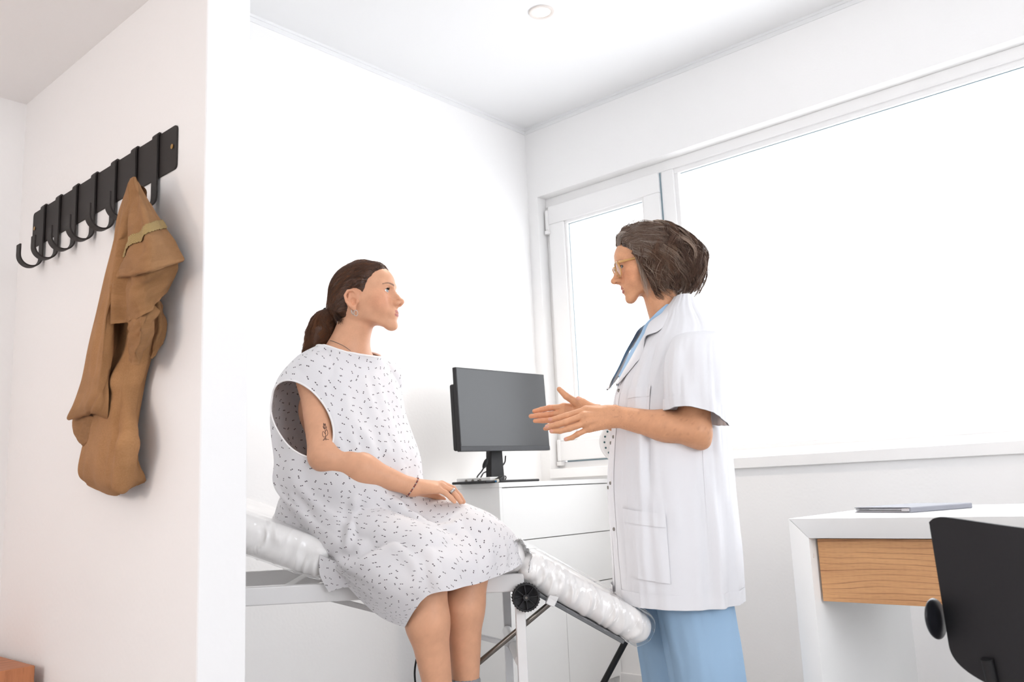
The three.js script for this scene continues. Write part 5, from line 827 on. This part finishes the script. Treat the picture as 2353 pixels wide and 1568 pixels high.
{
  const skin = lin(0xd79e78), lip = lin(0xb0655c), brow = lin(0x6a5546), nail = lin(0xd9a08c), spot = lin(0x8a5a40);
  const nails = [...nearFingers.map((f) => f[3])];
  const col = (x, y, z) => { const q = docHead.to(x, y, z); let c = skin; if (q[1] > -0.12 && Math.hypot(q[0], q[1], q[2]) < 0.17) c = faceColor(q[0], q[1], q[2], skin, lip, brow, { ...dcHeadO, brow: 0.35 }); let m = 1 + 0.06 * noise3(x * 60, y * 60, z * 60) + 0.05 * noise3(x * 350, y * 350, z * 350); const fr = noise3(x * 210, y * 210, z * 210); if (fr > 0.66 && q[1] < -0.2 && x > 0.2) c = mix3(c, spot, 0.22);
    if (x < 0.25) for (let i = 0; i < nails.length; i++) { const n = nails[i]; if (z > n[2] + 0.0015 && Math.hypot(x - n[0] + 0.001, (y - n[1]) * 1.3) < 0.0062) c = nail; }
    if (x < 0.12 && z < -2.63) c = mix3(c, [c[0], c[1] * 0.84, c[2] * 0.82], 0.6);
    return [c[0] * m, c[1] * m, c[2] * m]; };
  const t = turnedThing('person', 'standing grey-haired doctor in a white coat and glasses, gesturing with both hands', 'person', [0.5, FLOOR, DZ]);
  const body = merge([meshField(docField, [0.32, 0.45, -3.0], [0.68, 1.36, -2.36], 0.007, col), meshField(docField, [0.29, 1.32, -2.80], [0.6, 1.69, -2.55], 0.0016, col), meshField(docField, [0.03, 0.95, -2.82], [0.34, 1.19, -2.46], 0.0019, col)]);
  part('body', body, skinMat, t);
  eyeParts(docHead, [-0.82, -0.25, 0.5], t, 0x4b3524);
  for (const s of [-1, 1]) { const ls = new Strands(); for (let i = 0; i < 16; i++) { const a = -0.8 + 1.7 * i / 15; const b0 = [s * (0.0325 + 0.0125 * Math.sin(a)), 0.0265 - 0.004 * Math.abs(Math.sin(a)) ** 2, 0.0868 - 0.005 * Math.abs(Math.sin(a))]; ls.add([0, 0.5, 1].map((f) => docHead.from(b0[0], b0[1] + 0.001 * f, b0[2] + 0.0055 * f)), 0.0006, 0.0002, [0.01, 0.008, 0.006], null, 3); }
  part('eyelash', ls.build(), hairMat, t).userData.kind = 'stuff'; }
  // ---- hair: full wavy bob
  const hc = [0, 0.028, -0.052], hr = [0.112, 0.142, 0.142], R = rng(41), S = new Strands();
  const cDark = lin(0x46332a), cMid = lin(0x7a5c49), cLight = lin(0xc9b3a1), cGrey = lin(0xcfc4ba);
  const hull = (phi, s, l = 1) => { const a = s * 2.42, y = Math.cos(a), h = Math.sin(a), flat = 1 - 0.1 * sstep(0.6, 1, s) ; const back = 0.5 - 0.5 * Math.cos(phi), full = lerp(1, lerp(0.76, 1.02, sstep(0.32, 0.8, s)), back); l *= full; return [hc[0] + Math.sin(phi) * h * hr[0] * l * flat, hc[1] + (y > 0 ? y * hr[1] * (0.9 + 0.22 * back) : y * hr[1] * 1.05) * l, hc[2] + Math.cos(phi) * h * hr[2] * l * (Math.cos(phi) > 0 ? 0.92 : 1) * flat]; };
  for (let c = 0; c < 330; c++) {
    const side = R() < 0.62 ? 1 : -1, ph0 = (0.72 + Math.pow(R(), 0.85) * 2.45), lay = 0.78 + 0.26 * Math.sqrt(R()), fq = 8 + 6 * R(), p1 = R() * 6.28, p2 = R() * 6.28, amp = 0.12 + 0.16 * R(), s0 = 0.02 + 0.3 * R() * (1.02 - lay) * 3, s1 = 0.82 + 0.27 * R(), tone = R(), curl = (R() - 0.35) * 0.045, light = R() < 0.3;
    const n = 15 + Math.floor(R() * 8);
    for (let k = 0; k < n; k++) {
      const dph = (R() - 0.5) * 0.15, dl = (R() - 0.5) * 0.04, ds = (R() - 0.5) * 0.08, w1 = (R() - 0.5) * 0.5, pts = [], N = 20;
      for (let i = 0; i <= N; i++) { const f = i / N, s = lerp(s0, s1 + ds, f) + 0.03 * f * Math.sin(f * fq * 1.1 + p2 + 1.5), conv = 1 - 0.55 * f * f; const ph = side * (ph0 + dph * conv + amp * Math.sin(f * fq + p1 + w1) * (0.15 + f)), l = lay + dl * conv + 0.10 * Math.sin(f * fq * 0.9 + p2) * f + curl * Math.pow(f, 4) * 3 + 0.03 * f * (1 - f) * 4; let p = hull(ph, s, l); const zl = curve1([-0.14, -0.06, 0.0, 0.05, 0.1, 0.2], [0.0, 0.012, 0.028, 0.05, 0.085, 0.1])(p[1]); if (p[2] > zl) p[2] = zl - 0.002 * R(); pts.push(docHead.from(...p)); }
      const base = mix3(cDark, cMid, tone * tone * 1.1), cl = light ? mix3(base, cLight, 0.2 + 0.35 * tone + 0.25 * R()) : (R() < 0.06 ? cLight : mix3(base, cDark, 0.35 * R())); S.add(pts, 0.00075, 0.0004, cl, mix3(cl, cMid, 0.3));
    }
  }
  // loose curling ends that break the outline
  for (let k = 0; k < 260; k++) { const side = R() < 0.7 ? 1 : -1, ph0 = 1.2 + R() * 1.95, lay = 0.98 + 0.07 * R(), s0 = 0.35 + 0.4 * R(), s1 = Math.min(1.1, s0 + 0.25 + 0.3 * R()), fq = 7 + 9 * R(), p1 = R() * 6.28, am = 0.1 + 0.2 * R(), pts = []; for (let i = 0; i <= 18; i++) { const f = i / 18; pts.push(docHead.from(...hull(side * (ph0 + am * Math.sin(f * fq + p1) * f), lerp(s0, s1, f), lay + 0.09 * f * Math.sin(f * fq + p1 + 1.3) + 0.05 * f * f))); } const cl = mix3(cMid, R() < 0.4 ? cLight : cDark, R()); S.add(pts, 0.0006, 0.0003, cl, cl); }
  // front hair swept back from the forehead
  for (let c = 0; c < 64; c++) {
    const u = c / 63, side = c % 5 === 4 ? -1 : 1, x0 = lerp(-0.035, 0.066, R()), y0 = 0.106 - 0.042 * Math.pow(Math.max(0, x0) / 0.066, 1.6), z0 = 0.080 - 0.034 * Math.pow(Math.abs(x0) / 0.066, 1.8), endY = lerp(0.14, 0.02, clamp((x0 + 0.035) / 0.1)) , fq = 5 + 3 * R(), ph = R() * 6.28, lift = 0.004 + 0.012 * R(), tone = R();
    const A = [x0, y0, z0], B = [x0 + 0.008, y0 + lift, z0 - 0.010 + 0.006 * R()], C = [lerp(x0, 0.088, 0.6), lerp(y0 + lift, endY + 0.03, 0.45), 0.045], D = [0.1, lerp(y0, endY, 0.8) + 0.008 * Math.sin(ph), 0.0], E = [0.116, endY - 0.028, -0.072], cv = new THREE.CatmullRomCurve3([A, B, C, D, E].map((q) => V3(...q)));
    for (let k = 0; k < 26; k++) { const dx = (R() - 0.5) * 0.012, dy = (R() - 0.5) * 0.012, pts = [], N = 15, L = 0.6 + 0.4 * R(); for (let i = 0; i <= N; i++) { const f = i / N * L, q = cv.getPoint(f), w = Math.sin(Math.PI * f); pts.push(docHead.from(q.x + dx * (0.4 + w) + 0.003 * Math.sin(f * fq * 2 + ph), q.y + dy * (0.5 + w) + 0.010 * w * Math.sin(f * fq * 1.3 + ph), q.z + dx * 0.4)); } const cl = mix3(mix3(cMid, cGrey, c % 3 ? 0.2 + 0.3 * R() : 0.6 + 0.35 * R()), cDark, tone * (c % 3 ? 0.75 : 0.25)); S.add(pts, 0.0007, 0.0004, cl, mix3(cl, cMid, 0.5)); }
  }
  // loose pale strands before the ear
  for (let k = 0; k < 90; k++) { const z0 = 0.026 + 0.02 * R(), x = 0.068 + 0.012 * R(), e = -0.05 - 0.065 * R(), ph = R() * 6, pts = []; for (let i = 0; i <= 12; i++) { const f = i / 12; pts.push(docHead.from(x - 0.012 * f * f + 0.004 * Math.sin(f * 7 + ph), lerp(0.055, e, f), lerp(z0, 0.022 + 0.014 * R() * 0 + (k % 7) * 0.002, f) + 0.007 * Math.sin(f * 6 + ph) * f)); } S.add(pts, 0.0004, 0.0002, mix3(cLight, cMid, R()), mix3(cLight, cMid, 0.4)); }
  const inner = (x, y, z) => { const q = docHead.to(x, y, z); let d = ell(q[0], q[1], q[2], [0, 0.024, -0.05], [0.092, 0.12, 0.118]); d = smin(d, skull(...q) - 0.006, 0.02); const zl = q[1] > 0.05 ? lerp(0.035, 0.085, clamp((q[1] - 0.05) / 0.06)) : lerp(-0.01, 0.035, clamp((q[1] + 0.09) / 0.14)); d = smax(d, q[2] - zl, 0.008); d = smax(d, -0.105 - q[1] + 0.1 * q[2], 0.02); d += 0.004 * noise3(q[0] * 60, q[1] * 25, q[2] * 60); return d * docHead.sc; };
  const ig = meshField(inner, [0.28, 1.38, -2.83], [0.66, 1.74, -2.52], 0.004, (x, y, z) => mix3(cDark, [0.01, 0.008, 0.006], 0.4 + 0.3 * noise3(x * 90, y * 40, z * 90)));
  part('hair', merge([ig, S.build()]), hairMat, t, 'wavy chin length hair, brown streaked with grey');
  // ---- glasses
  const honey = phys({ color: 0xd8a763, roughness: 0.22, clearcoat: 0.8, clearcoatRoughness: 0.1, transmission: 0.25, thickness: 0 });
  const gl = new THREE.Group(); gl.name = 'glasses'; gl.userData.label = 'honey coloured glasses'; t.add(gl);
  const rimPts = (s) => { const a = []; for (let i = 0; i < 28; i++) { const th = i / 28 * 6.283, c = Math.cos(th), sn = Math.sin(th), ex = Math.sign(c) * Math.pow(Math.abs(c), 0.68), ey = Math.sign(sn) * Math.pow(Math.abs(sn), 0.68); const x = 0.034 + 0.0265 * ex, y = 0.0145 + 0.0235 * ey; a.push([s * x, y, 0.101 + 0.12 * (y - 0.0165) - 5.0 * Math.pow(Math.max(0, x - 0.034), 2)]); } return a; };
  for (const s of [-1, 1]) {
    const rp = rimPts(s).map((p) => docHead.from(...p)); part('rim', tube(rp, (f) => 0.0027 + 0.0008 * Math.sin(f * 6.283), 80, 8, true), honey, gl);
    const lens = sheet((u, v) => { const p = rimPts(s), i = u * 28, k = Math.floor(i) % 28, n = (k + 1) % 28, f = i - Math.floor(i), e = [0, 1, 2].map((q) => lerp(p[k][q], p[n][q], f)); return docHead.from(lerp(s * 0.034, e[0], v), lerp(0.0145, e[1], v), lerp(0.102, e[2], v)); }, 56, 6); part('lens', lens, M.glass, gl);
    part('temple', bar(docHead.from(s * 0.0615, 0.033, 0.0985), docHead.from(s * 0.077, 0.034, 0.004), 0.004, 0.0072, 0.0015), honey, gl);
  }
  part('bridge', tube([[-0.0095, 0.024, 0.103], [0, 0.027, 0.1055], [0.0095, 0.024, 0.103]].map((p) => docHead.from(...p)), 0.0024, 16, 8), honey, gl);
  // ---- clothes
  const coatMat = phys({ color: 0xf7f7fa, roughness: 0.85, sheen: 0.35, sheenRoughness: 0.6, transmission: 0.1, thickness: 0, bumpMap: fabricBump, bumpScale: 0.0003 });
  const th0 = 0.20, th1 = 6.283 + 0.02, yt = 1.436, yb = 0.522, NU = 220, NV = 170;
  const shellG = sheet((u, v) => { const th = lerp(th0, th1, u); let y = lerp(yt, yb, v); y += (1 - v) * 0.0; return coatP(th, y + 0.012 * sstep(0.9, 1, v) * (Math.cos(th) > 0 ? Math.cos(th) : 0), u > 0.93 ? -0.006 : 0); }, NU, NV, 1.7, 0.85);
  // neckline: open V at the front
  const cutN = (x, y, z) => { const d = Math.hypot((x - (0.497 - (y - 1.36) * 0.35)) / 0.062, (z - DZ) / 0.066); const top = d - 1; const az = Math.abs(z - DZ), s = (y - 1.165) / (1.37 - 1.165); const vw = s > 0 && x < 0.48 ? az - lerp(0.0, 0.07, clamp(s)) : 1; return Math.min(top, vw); };
  const [cg] = clipMesh(shellG, cutN);
  const coat = part('white_coat', thicken(cg, 0.0022), coatMat, t, 'short sleeved white coat');
  // hem, placket, pockets as raised pieces of the same cloth
  const raise = (ta, tb, ya, yb2, nu, nv, off, fy) => thicken(sheet((u, v) => { const th = lerp(ta, tb, u), y = lerp(ya, yb2, v); return coatP(th, fy ? fy(u, y) : y, off); }, nu, nv, (tb - ta) * 0.2, Math.abs(ya - yb2)), 0.001);
  part('hem', raise(th0, th1, 0.562, yb + 0.001, 200, 8, 0.0016, (u, y) => y + 0.012 * (Math.cos(lerp(th0, th1, u)) > 0 ? Math.cos(lerp(th0, th1, u)) : 0)), coatMat, coat);
  part('placket', raise(th0 - 0.01, th0 + 0.19, 1.14, 0.535, 10, 90, 0.0016), coatMat, coat);
  part('hip_pocket', merge([raise(0.62, 1.36, 0.80, 0.615, 50, 30, 0.0032, (u, y) => y - 0.0 - 0.02 * u), raise(0.618, 1.362, 0.803, 0.765, 50, 6, 0.0048, (u, y) => y - 0.02 * u)]), coatMat, coat);
  part('breast_pocket', merge([raise(0.66, 1.12, 1.145, 1.02, 30, 24, 0.0032), raise(0.658, 1.122, 1.147, 1.118, 30, 4, 0.0048)]), coatMat, coat);
  part('side_seam', raise(1.86, 1.885, 1.15, 0.56, 3, 80, 0.0012), coatMat, coat);
  for (const y of [1.150, 1.011, 0.875, 0.741]) { const p = coatP(th0 + 0.09, y, 0.003), q = coatP(th0 + 0.09, y, 0.02), g = new THREE.CylinderGeometry(0.0048, 0.0056, 0.003, 18); g.applyQuaternion(new THREE.Quaternion().setFromUnitVectors(V3(0, 1, 0), V3(q[0] - p[0], 0, q[2] - p[2]).normalize())); g.translate(...p); part('snap', g, M.darkSteel, coat, 'small metal press stud'); }
  for (const y of [0.996, 0.862]) { const p = coatP(0.06, y, -0.0005), q = coatP(0.06, y, 0.02), g = new THREE.CylinderGeometry(0.0048, 0.0056, 0.003, 18); g.applyQuaternion(new THREE.Quaternion().setFromUnitVectors(V3(0, 1, 0), V3(q[0] - p[0], 0, q[2] - p[2]).normalize())); g.translate(...p); part('snap', g, M.darkSteel, coat, 'small metal press stud'); }
  // collar and lapels, both sides
  for (const s of [1, -1]) {
    const fx = (i) => s > 0 ? 0 : -0.016 * sstep(1, 4, i), cI = new THREE.CatmullRomCurve3(collarIn.map((p, i) => V3(p[0] + fx(i), p[1], s > 0 ? p[2] : 2 * DZ - p[2]))), cO = new THREE.CatmullRomCurve3(collarOut.map((p, i) => V3(p[0] + fx(i), p[1], s > 0 ? p[2] : 2 * DZ - p[2])), false, 'centripetal');
    const lg = sheet((u, v) => { const a = cI.getPoint(u), b = cO.getPoint(u), k = Math.sin(Math.PI * v) * 0.007; return [lerp(a.x, b.x, v) - k * 0.4, lerp(a.y, b.y, v) + k * 0.5, lerp(a.z, b.z, v) + s * k]; }, 90, 10, 0.4, 0.06);
    part('lapel', thicken(lg, 0.003), coatMat, coat);
  }
  // sleeves
  for (const s of [1, -1]) {
    const zc = (z) => s > 0 ? z : 2 * DZ - z;
    const rowsS = [[0.556, 1.308, -2.56, 0.056, 0.03, 0], [0.54, 1.283, -2.50, 0.072, 0.058, 0], [0.523, 1.225, -2.466, 0.078, 0.064, 0.0], [0.515, 1.165, -2.452, 0.081, 0.066, 0.1], [0.510, 1.10, -2.445, 0.081, 0.068, 0.22], [0.508, 1.045, -2.442, 0.080, 0.071, 0.34]];
    const sx = curve1([0, 0.2, 0.4, 0.6, 0.8, 1], rowsS.map((r) => r[0])), syy = curve1([0, 0.2, 0.4, 0.6, 0.8, 1], rowsS.map((r) => r[1])), sz = curve1([0, 0.2, 0.4, 0.6, 0.8, 1], rowsS.map((r) => r[2])), sa = curve1([0, 0.2, 0.4, 0.6, 0.8, 1], rowsS.map((r) => r[3])), sb = curve1([0, 0.2, 0.4, 0.6, 0.8, 1], rowsS.map((r) => r[4])), st = curve1([0, 0.2, 0.4, 0.6, 0.8, 1], rowsS.map((r) => r[5]));
    const sp = (u, v, off) => { const a = u * Math.PI * 2, c = Math.cos(a), n = Math.sin(a), w = (0.006 * noise3(c * 3, n * 3 + 4, v * 2) + 0.0035 * noise3(c * 7, n * 7, v * 4 + 3)) * sstep(0.1, 0.5, v), ridge = 0.006 * Math.exp(-Math.pow((a - 1.2) / 0.12, 2)) * sstep(0.25, 0.5, v), k = 0.9; const C = Math.sign(c) * Math.pow(Math.abs(c), k), Nn = Math.sign(n) * Math.pow(Math.abs(n), k); const X = (sa(v) + off + w) * C; return [sx(v) + X, syy(v) - X * st(v) * 0.9 + 0.02 * Math.pow(Math.max(0, Nn), 2) * v, zc(sz(v) + (sb(v) + off + w + ridge) * Nn)]; };
    const sl = part('sleeve', thicken(sheet((u, v) => sp(u, v, 0), 120, 70, 0.5, 0.3, true), 0.0022), coatMat, coat);
    part('cuff', thicken(sheet((u, v) => sp(u, lerp(0.86, 1.0, v), 0.003), 120, 8, 0.5, 0.04, true), 0.0018), coatMat, sl);
  }
  // blue tunic in the neck opening
  const blue = phys({ color: 0xabcdec, roughness: 0.85, sheen: 0.3, bumpMap: fabricBump, bumpScale: 0.0003 });
  const inC = (sg) => new THREE.CatmullRomCurve3(collarIn.slice(1).map((p, i) => V3(p[0] + (sg < 0 ? -0.016 * sstep(0, 3, i) : 0) + 0.004, p[1], sg > 0 ? p[2] - 0.004 : 2 * DZ - p[2] + 0.004))), stC = (sg) => new THREE.CatmullRomCurve3(blueStrip.map((p, i) => V3(p[0] + (sg < 0 ? -0.012 * sstep(0, 3, i) : 0), p[1], sg > 0 ? p[2] : 2 * DZ - p[2])));
  const band = (sg) => { const a = inC(sg), b = stC(sg); return thicken(sheet((u, v) => { const p = a.getPoint(u), q = b.getPoint(u); return [lerp(p.x, q.x, v), lerp(p.y, q.y, v), lerp(p.z, q.z, v)]; }, 40, 6, 0.3, 0.03), 0.002); };
  const a1 = stC(1), a2 = stC(-1), web = (u0, u1, push) => thicken(sheet((u, v) => { const k = lerp(u0, u1, v), p = a1.getPoint(k), q = a2.getPoint(k), b = Math.sin(Math.PI * u); return [lerp(p.x, q.x, u) + push - 0.006 * b, lerp(p.y, q.y, u) - 0.004, lerp(p.z, q.z, u)]; }, 20, 30), 0.002);
  part('tunic', merge([band(1), band(-1), web(0.62, 1, 0.012)]), blue, t, 'light blue tunic with a V neck');
  part('undershirt', web(0.36, 0.66, 0.02), std({ color: 0x2c3350, roughness: 0.9 }), t, 'dark navy panel inside the V neck');  // dark navy sheet spanning the upper part of the V
  const pants = part('trousers', merge([[[0.495, -2.585], [0.498, -2.585], [0.518, -2.59], [0.53, -2.60], [0.54, -2.60]], [[0.445, -2.785], [0.445, -2.785], [0.462, -2.785], [0.472, -2.78], [0.48, -2.78]]].map((c) => { const X = curve1([-0.1, 0.1, 0.3, 0.52, 0.8], c.map((q) => q[0]).reverse()), Z = curve1([-0.1, 0.1, 0.3, 0.52, 0.8], c.map((q) => q[1]).reverse()); return thicken(sheet((u, v) => { const a = u * 6.2832, y = lerp(0.78, -0.1, v), r = lerp(0.108, 0.098, v), w = 0.006 * noise3(Math.cos(a) * 3, Math.sin(a) * 3, y * 5) + 0.003 * noise3(Math.cos(a) * 6 + 4, Math.sin(a) * 6, y * 14), cr_ = 0.012 * Math.exp(-Math.pow((a - 3.3) / 0.16, 2)); return [X(y) + (r + w + cr_) * Math.cos(a), y, Z(y) + (r * 0.95 + w) * Math.sin(a)]; }, 90, 110, 0.65, 0.9, true), 0.0022); })), phys({ color: 0xabcdec, roughness: 0.9, sheen: 0.3, bumpMap: fabricBump, bumpScale: 0.0004 }), t, 'light blue trousers');
  part('trouser_seam', merge([tube(Array.from({ length: 12 }, (_, i) => { const y = 0.6 - i * 0.055; return [0.505 + (0.6 - y) * 0.04 - 0.008, y, -2.59 + 0.1005]; }), 0.0012, 60, 6)]), std({ color: 0x7fa6cc, roughness: 0.9 }), pants);
  for (const [x, z] of [[0.535, -2.6], [0.505, -2.77]]) part('shoe', meshField((a, b, c) => smax(smin(ell(a, b, c, [x - 0.07, FLOOR + 0.03, z], [0.135, 0.05, 0.045]), ell(a, b, c, [x + 0.0, FLOOR + 0.06, z], [0.055, 0.07, 0.042]), 0.03), FLOOR + 0.001 - b, 0.004), [x - 0.22, FLOOR - 0.01, z - 0.07], [x + 0.09, FLOOR + 0.15, z + 0.07], 0.007, () => [0.75, 0.75, 0.75]), std({ vertexColors: true, roughness: 0.7 }), t);
}
const mainCloth = [
  [[0.827, 1.592, -1.843], [0.822, 1.590, -1.828], [0.820, 1.588, -1.815], [0.822, 1.586, -1.813], [0.827, 1.584, -1.815]],
  [[0.862, 1.538, -1.979], [0.837, 1.517, -1.892], [0.827, 1.501, -1.837], [0.842, 1.499, -1.817], [0.882, 1.513, -1.860]],
  [[0.882, 1.417, -2.071], [0.857, 1.392, -1.966], [0.862, 1.386, -1.928], [0.852, 1.355, -1.830], [0.897, 1.357, -1.855]],
  [[0.892, 1.297, -2.124], [0.852, 1.269, -1.968], [0.867, 1.256, -1.941], [0.857, 1.247, -1.823], [0.900, 1.256, -1.848]],
  [[0.892, 1.172, -2.155], [0.852, 1.152, -2.000], [0.847, 1.137, -1.910], [0.872, 1.136, -1.886], [0.902, 1.155, -1.906]],
  [[0.892, 1.048, -2.194], [0.862, 1.037, -2.048], [0.842, 1.027, -1.918], [0.857, 1.028, -1.861], [0.900, 1.047, -1.913]],
  [[0.892, 0.960, -2.229], [0.862, 0.943, -2.064], [0.840, 0.927, -1.906], [0.862, 0.934, -1.866], [0.897, 0.944, -1.892]],
  [[0.898, 0.934, -2.211], [0.882, 0.910, -2.085], [0.867, 0.896, -1.959], [0.882, 0.905, -1.918], [0.900, 0.925, -1.903]]];
const leftCloth = [
  [[0.822, 1.586, -1.838], [0.816, 1.583, -1.819], [0.814, 1.580, -1.804]],
  [[0.847, 1.526, -1.942], [0.822, 1.504, -1.865], [0.827, 1.500, -1.852]],
  [[0.862, 1.406, -2.031], [0.820, 1.374, -1.903], [0.832, 1.370, -1.899]],
  [[0.862, 1.290, -2.094], [0.812, 1.257, -1.920], [0.832, 1.253, -1.908]],
  [[0.867, 1.171, -2.159], [0.807, 1.143, -1.938], [0.832, 1.141, -1.915]],
  [[0.867, 1.100, -2.219], [0.807, 1.090, -1.968], [0.837, 1.069, -1.934]],
  [[0.867, 1.085, -2.215], [0.832, 1.083, -2.016], [0.852, 1.068, -1.979]]];
const tailCloth = [
  [[0.882, 1.092, -2.243], [0.862, 1.088, -2.112], [0.862, 1.070, -2.028]],
  [[0.892, 1.052, -2.254], [0.877, 1.035, -2.169], [0.872, 1.030, -2.095]],
  [[0.897, 1.025, -2.219], [0.892, 1.020, -2.191], [0.887, 1.022, -2.152]]];
const flapLow = [
  [[0.820, 1.580, -1.817], [0.817, 1.579, -1.800], [0.822, 1.580, -1.806]],
  [[0.824, 1.479, -1.829], [0.820, 1.468, -1.749], [0.877, 1.487, -1.797]],
  [[0.824, 1.411, -1.884], [0.810, 1.365, -1.722], [0.892, 1.400, -1.740]],
  [[0.834, 1.328, -1.914], [0.815, 1.303, -1.758], [0.897, 1.368, -1.761]],
  [[0.840, 1.270, -1.891], [0.820, 1.266, -1.757], [0.892, 1.331, -1.789]]];
const flapTop = [
  [[0.814, 1.579, -1.804], [0.811, 1.579, -1.789], [0.816, 1.577, -1.791]],
  [[0.812, 1.491, -1.808], [0.804, 1.478, -1.726], [0.867, 1.502, -1.795]],
  [[0.807, 1.424, -1.820], [0.794, 1.409, -1.681], [0.882, 1.446, -1.753]],
  [[0.808, 1.374, -1.850], [0.784, 1.347, -1.667], [0.894, 1.395, -1.722]],
  [[0.818, 1.367, -1.870], [0.794, 1.338, -1.668], [0.894, 1.388, -1.726]]];
const sideCloth = [
  [[0.877, 1.321, -1.839], [0.882, 1.316, -1.810], [0.902, 1.311, -1.832]],
  [[0.877, 1.253, -1.845], [0.882, 1.256, -1.811], [0.904, 1.269, -1.824]],
  [[0.884, 1.200, -1.847], [0.892, 1.192, -1.842], [0.904, 1.228, -1.828]]];
const knotCloth = [
  [[0.827, 1.273, -1.851], [0.822, 1.279, -1.782], [0.852, 1.295, -1.766]],
  [[0.842, 1.242, -1.861], [0.817, 1.228, -1.754], [0.852, 1.258, -1.774]],
  [[0.852, 1.186, -1.875], [0.832, 1.166, -1.802], [0.852, 1.189, -1.820]]];
const tagCloth = [
  [[0.837, 1.576, -1.826], [0.837, 1.566, -1.806]],
  [[0.842, 1.552, -1.818], [0.842, 1.553, -1.798]],
  [[0.847, 1.544, -1.820], [0.847, 1.545, -1.812]]];
const clothFolds = [[[[0.812, 1.561, -1.809], [0.822, 1.479, -1.833], [0.827, 1.367, -1.862], [0.832, 1.255, -1.891], [0.837, 1.142, -1.916]], -0.02, 0.014], [[[0.812, 1.564, -1.784], [0.807, 1.477, -1.756], [0.792, 1.384, -1.695]], 0.008, 0.014], [[[0.822, 1.358, -1.817], [0.812, 1.321, -1.733], [0.852, 1.347, -1.739]], 0.008, 0.012], [[[0.852, 1.118, -1.866], [0.847, 1.022, -1.858], [0.852, 0.912, -1.894]], -0.032, 0.016], [[[0.852, 1.175, -1.860], [0.862, 1.112, -1.850], [0.852, 1.023, -1.860]], 0.012, 0.014], [[[0.822, 1.428, -1.963], [0.812, 1.264, -1.961], [0.812, 1.131, -2.006]], 0.008, 0.016]];
// ---------------------------------------------------------------- garment on the hook
{
  const t = thing('cardigan', 'crumpled brown cotton garment with lace trim hanging from a hook', 'clothing', [0.85, 1.62, -2.0]);
  const clothTex = tex(256, 256, (u, v, x, y) => { const k = 0.5 + 0.25 * noise3(x / 3, y / 3, 2) + 0.25 * noise3(x / 40, y / 40, 8); return [lerp(0.62, 0.70, k), lerp(0.45, 0.52, k), lerp(0.29, 0.35, k)]; }, true, [6, 6]);
  const cm = phys({ map: clothTex, roughness: 0.95, sheen: 0.4, sheenRoughness: 0.6, bumpMap: fabricBump, bumpScale: 0.0004 });
  const mk = (rows, nu, nv, wob, seed) => { const f = gridSurface(rows); const g = sheet((u, v) => { const p = f(u, v), w = wob * sstep(0.02, 0.25, v); return [p[0] + w * (0.8 * noise3(u * 5, v * 4, seed) + 0.4 * noise3(u * 11 + v * 4, v * 9, seed + 3)), p[1], p[2] + w * 0.5 * noise3(u * 4, v * 5, seed + 6)]; }, nu, nv, 0.3, 0.7); return g; };
  const clear = (g) => { const p = g.attributes.position; for (let i = 0; i < p.count; i++) if (p.getX(i) > PX0 - 0.003) p.setX(i, PX0 - 0.003); g.computeVertexNormals(); return g; };
  const fin = (g) => thicken(clear(applyFolds(g, clothFolds)), 0.003);
  part('body_panel', merge([fin(mk(mainCloth, 70, 110, 0.012, 3)), fin(mk(tailCloth, 20, 20, 0.004, 14)), fin(mk(sideCloth, 30, 40, 0.006, 17))]), cm, t);
  part('sleeve', fin(mk(leftCloth, 40, 100, 0.008, 5)), cm, t);
  part('lower_flap', merge([fin(mk(flapLow, 60, 60, 0.008, 7)), fin(mk(knotCloth, 40, 40, 0.012, 19))]), cm, t);
  let flapG; const ft = part('upper_flap', (flapG = clear(applyFolds(mk(flapTop, 60, 60, 0.006, 9), clothFolds)), thicken(flapG, 0.003)), cm, t);
  part('hanging_loop', fin(mk(tagCloth, 10, 14, 0.001, 11)), cm, t);
  const laceTex = tex(128, 64, (u, v, x, y) => { const a = Math.sin(x * 0.39) * Math.sin(y * 0.6 + Math.sin(x * 0.2)), k = a > 0.15 ? 1 : 0.45 + 0.2 * hash3(x, y, 5); return [0.72 * k + 0.08, 0.62 * k + 0.06, 0.40 * k + 0.04]; }, true, [14, 1]);
  const fp = (u, v) => { const x = clamp(u) * 60, y = clamp(v) * 60, i = Math.min(59, Math.floor(x)), j = Math.min(59, Math.floor(y)), fx = x - i, fy = y - j, P = flapG.attributes.position, N = flapG.attributes.normal, q = [0, 0, 0]; for (const [a, b, w] of [[0, 0, (1 - fx) * (1 - fy)], [1, 0, fx * (1 - fy)], [0, 1, (1 - fx) * fy], [1, 1, fx * fy]]) { const k = (j + b) * 61 + i + a, sg = -0.4 * N.getX(k) + 0.9 * N.getZ(k) < 0 ? -1 : 1; q[0] += w * (P.getX(k) + N.getX(k) * 0.0042 * sg); q[1] += w * (P.getY(k) + N.getY(k) * 0.0042 * sg); q[2] += w * (P.getZ(k) + N.getZ(k) * 0.0042 * sg); } return q; };
  const lg = sheet((u, v) => { const vc = 0.535 - 0.2 * u - 0.02 * Math.sin(u * 3.14), e = (v === 0 || v === 1 ? 0.008 * Math.abs(Math.sin(u * 60)) : 0) * (v ? 1 : -1); return fp(u, vc + (v - 0.5) * 0.085 + e); }, 120, 8, 1, 1);
  part('lace_trim', thicken(lg, 0.0015), std({ map: laceTex, roughness: 0.9 }), ft, 'beige lace band');
}
scene.traverse((o) => { if (o.isMesh) { o.castShadow = true; o.receiveShadow = true; } });
renderer.render(scene, camera);
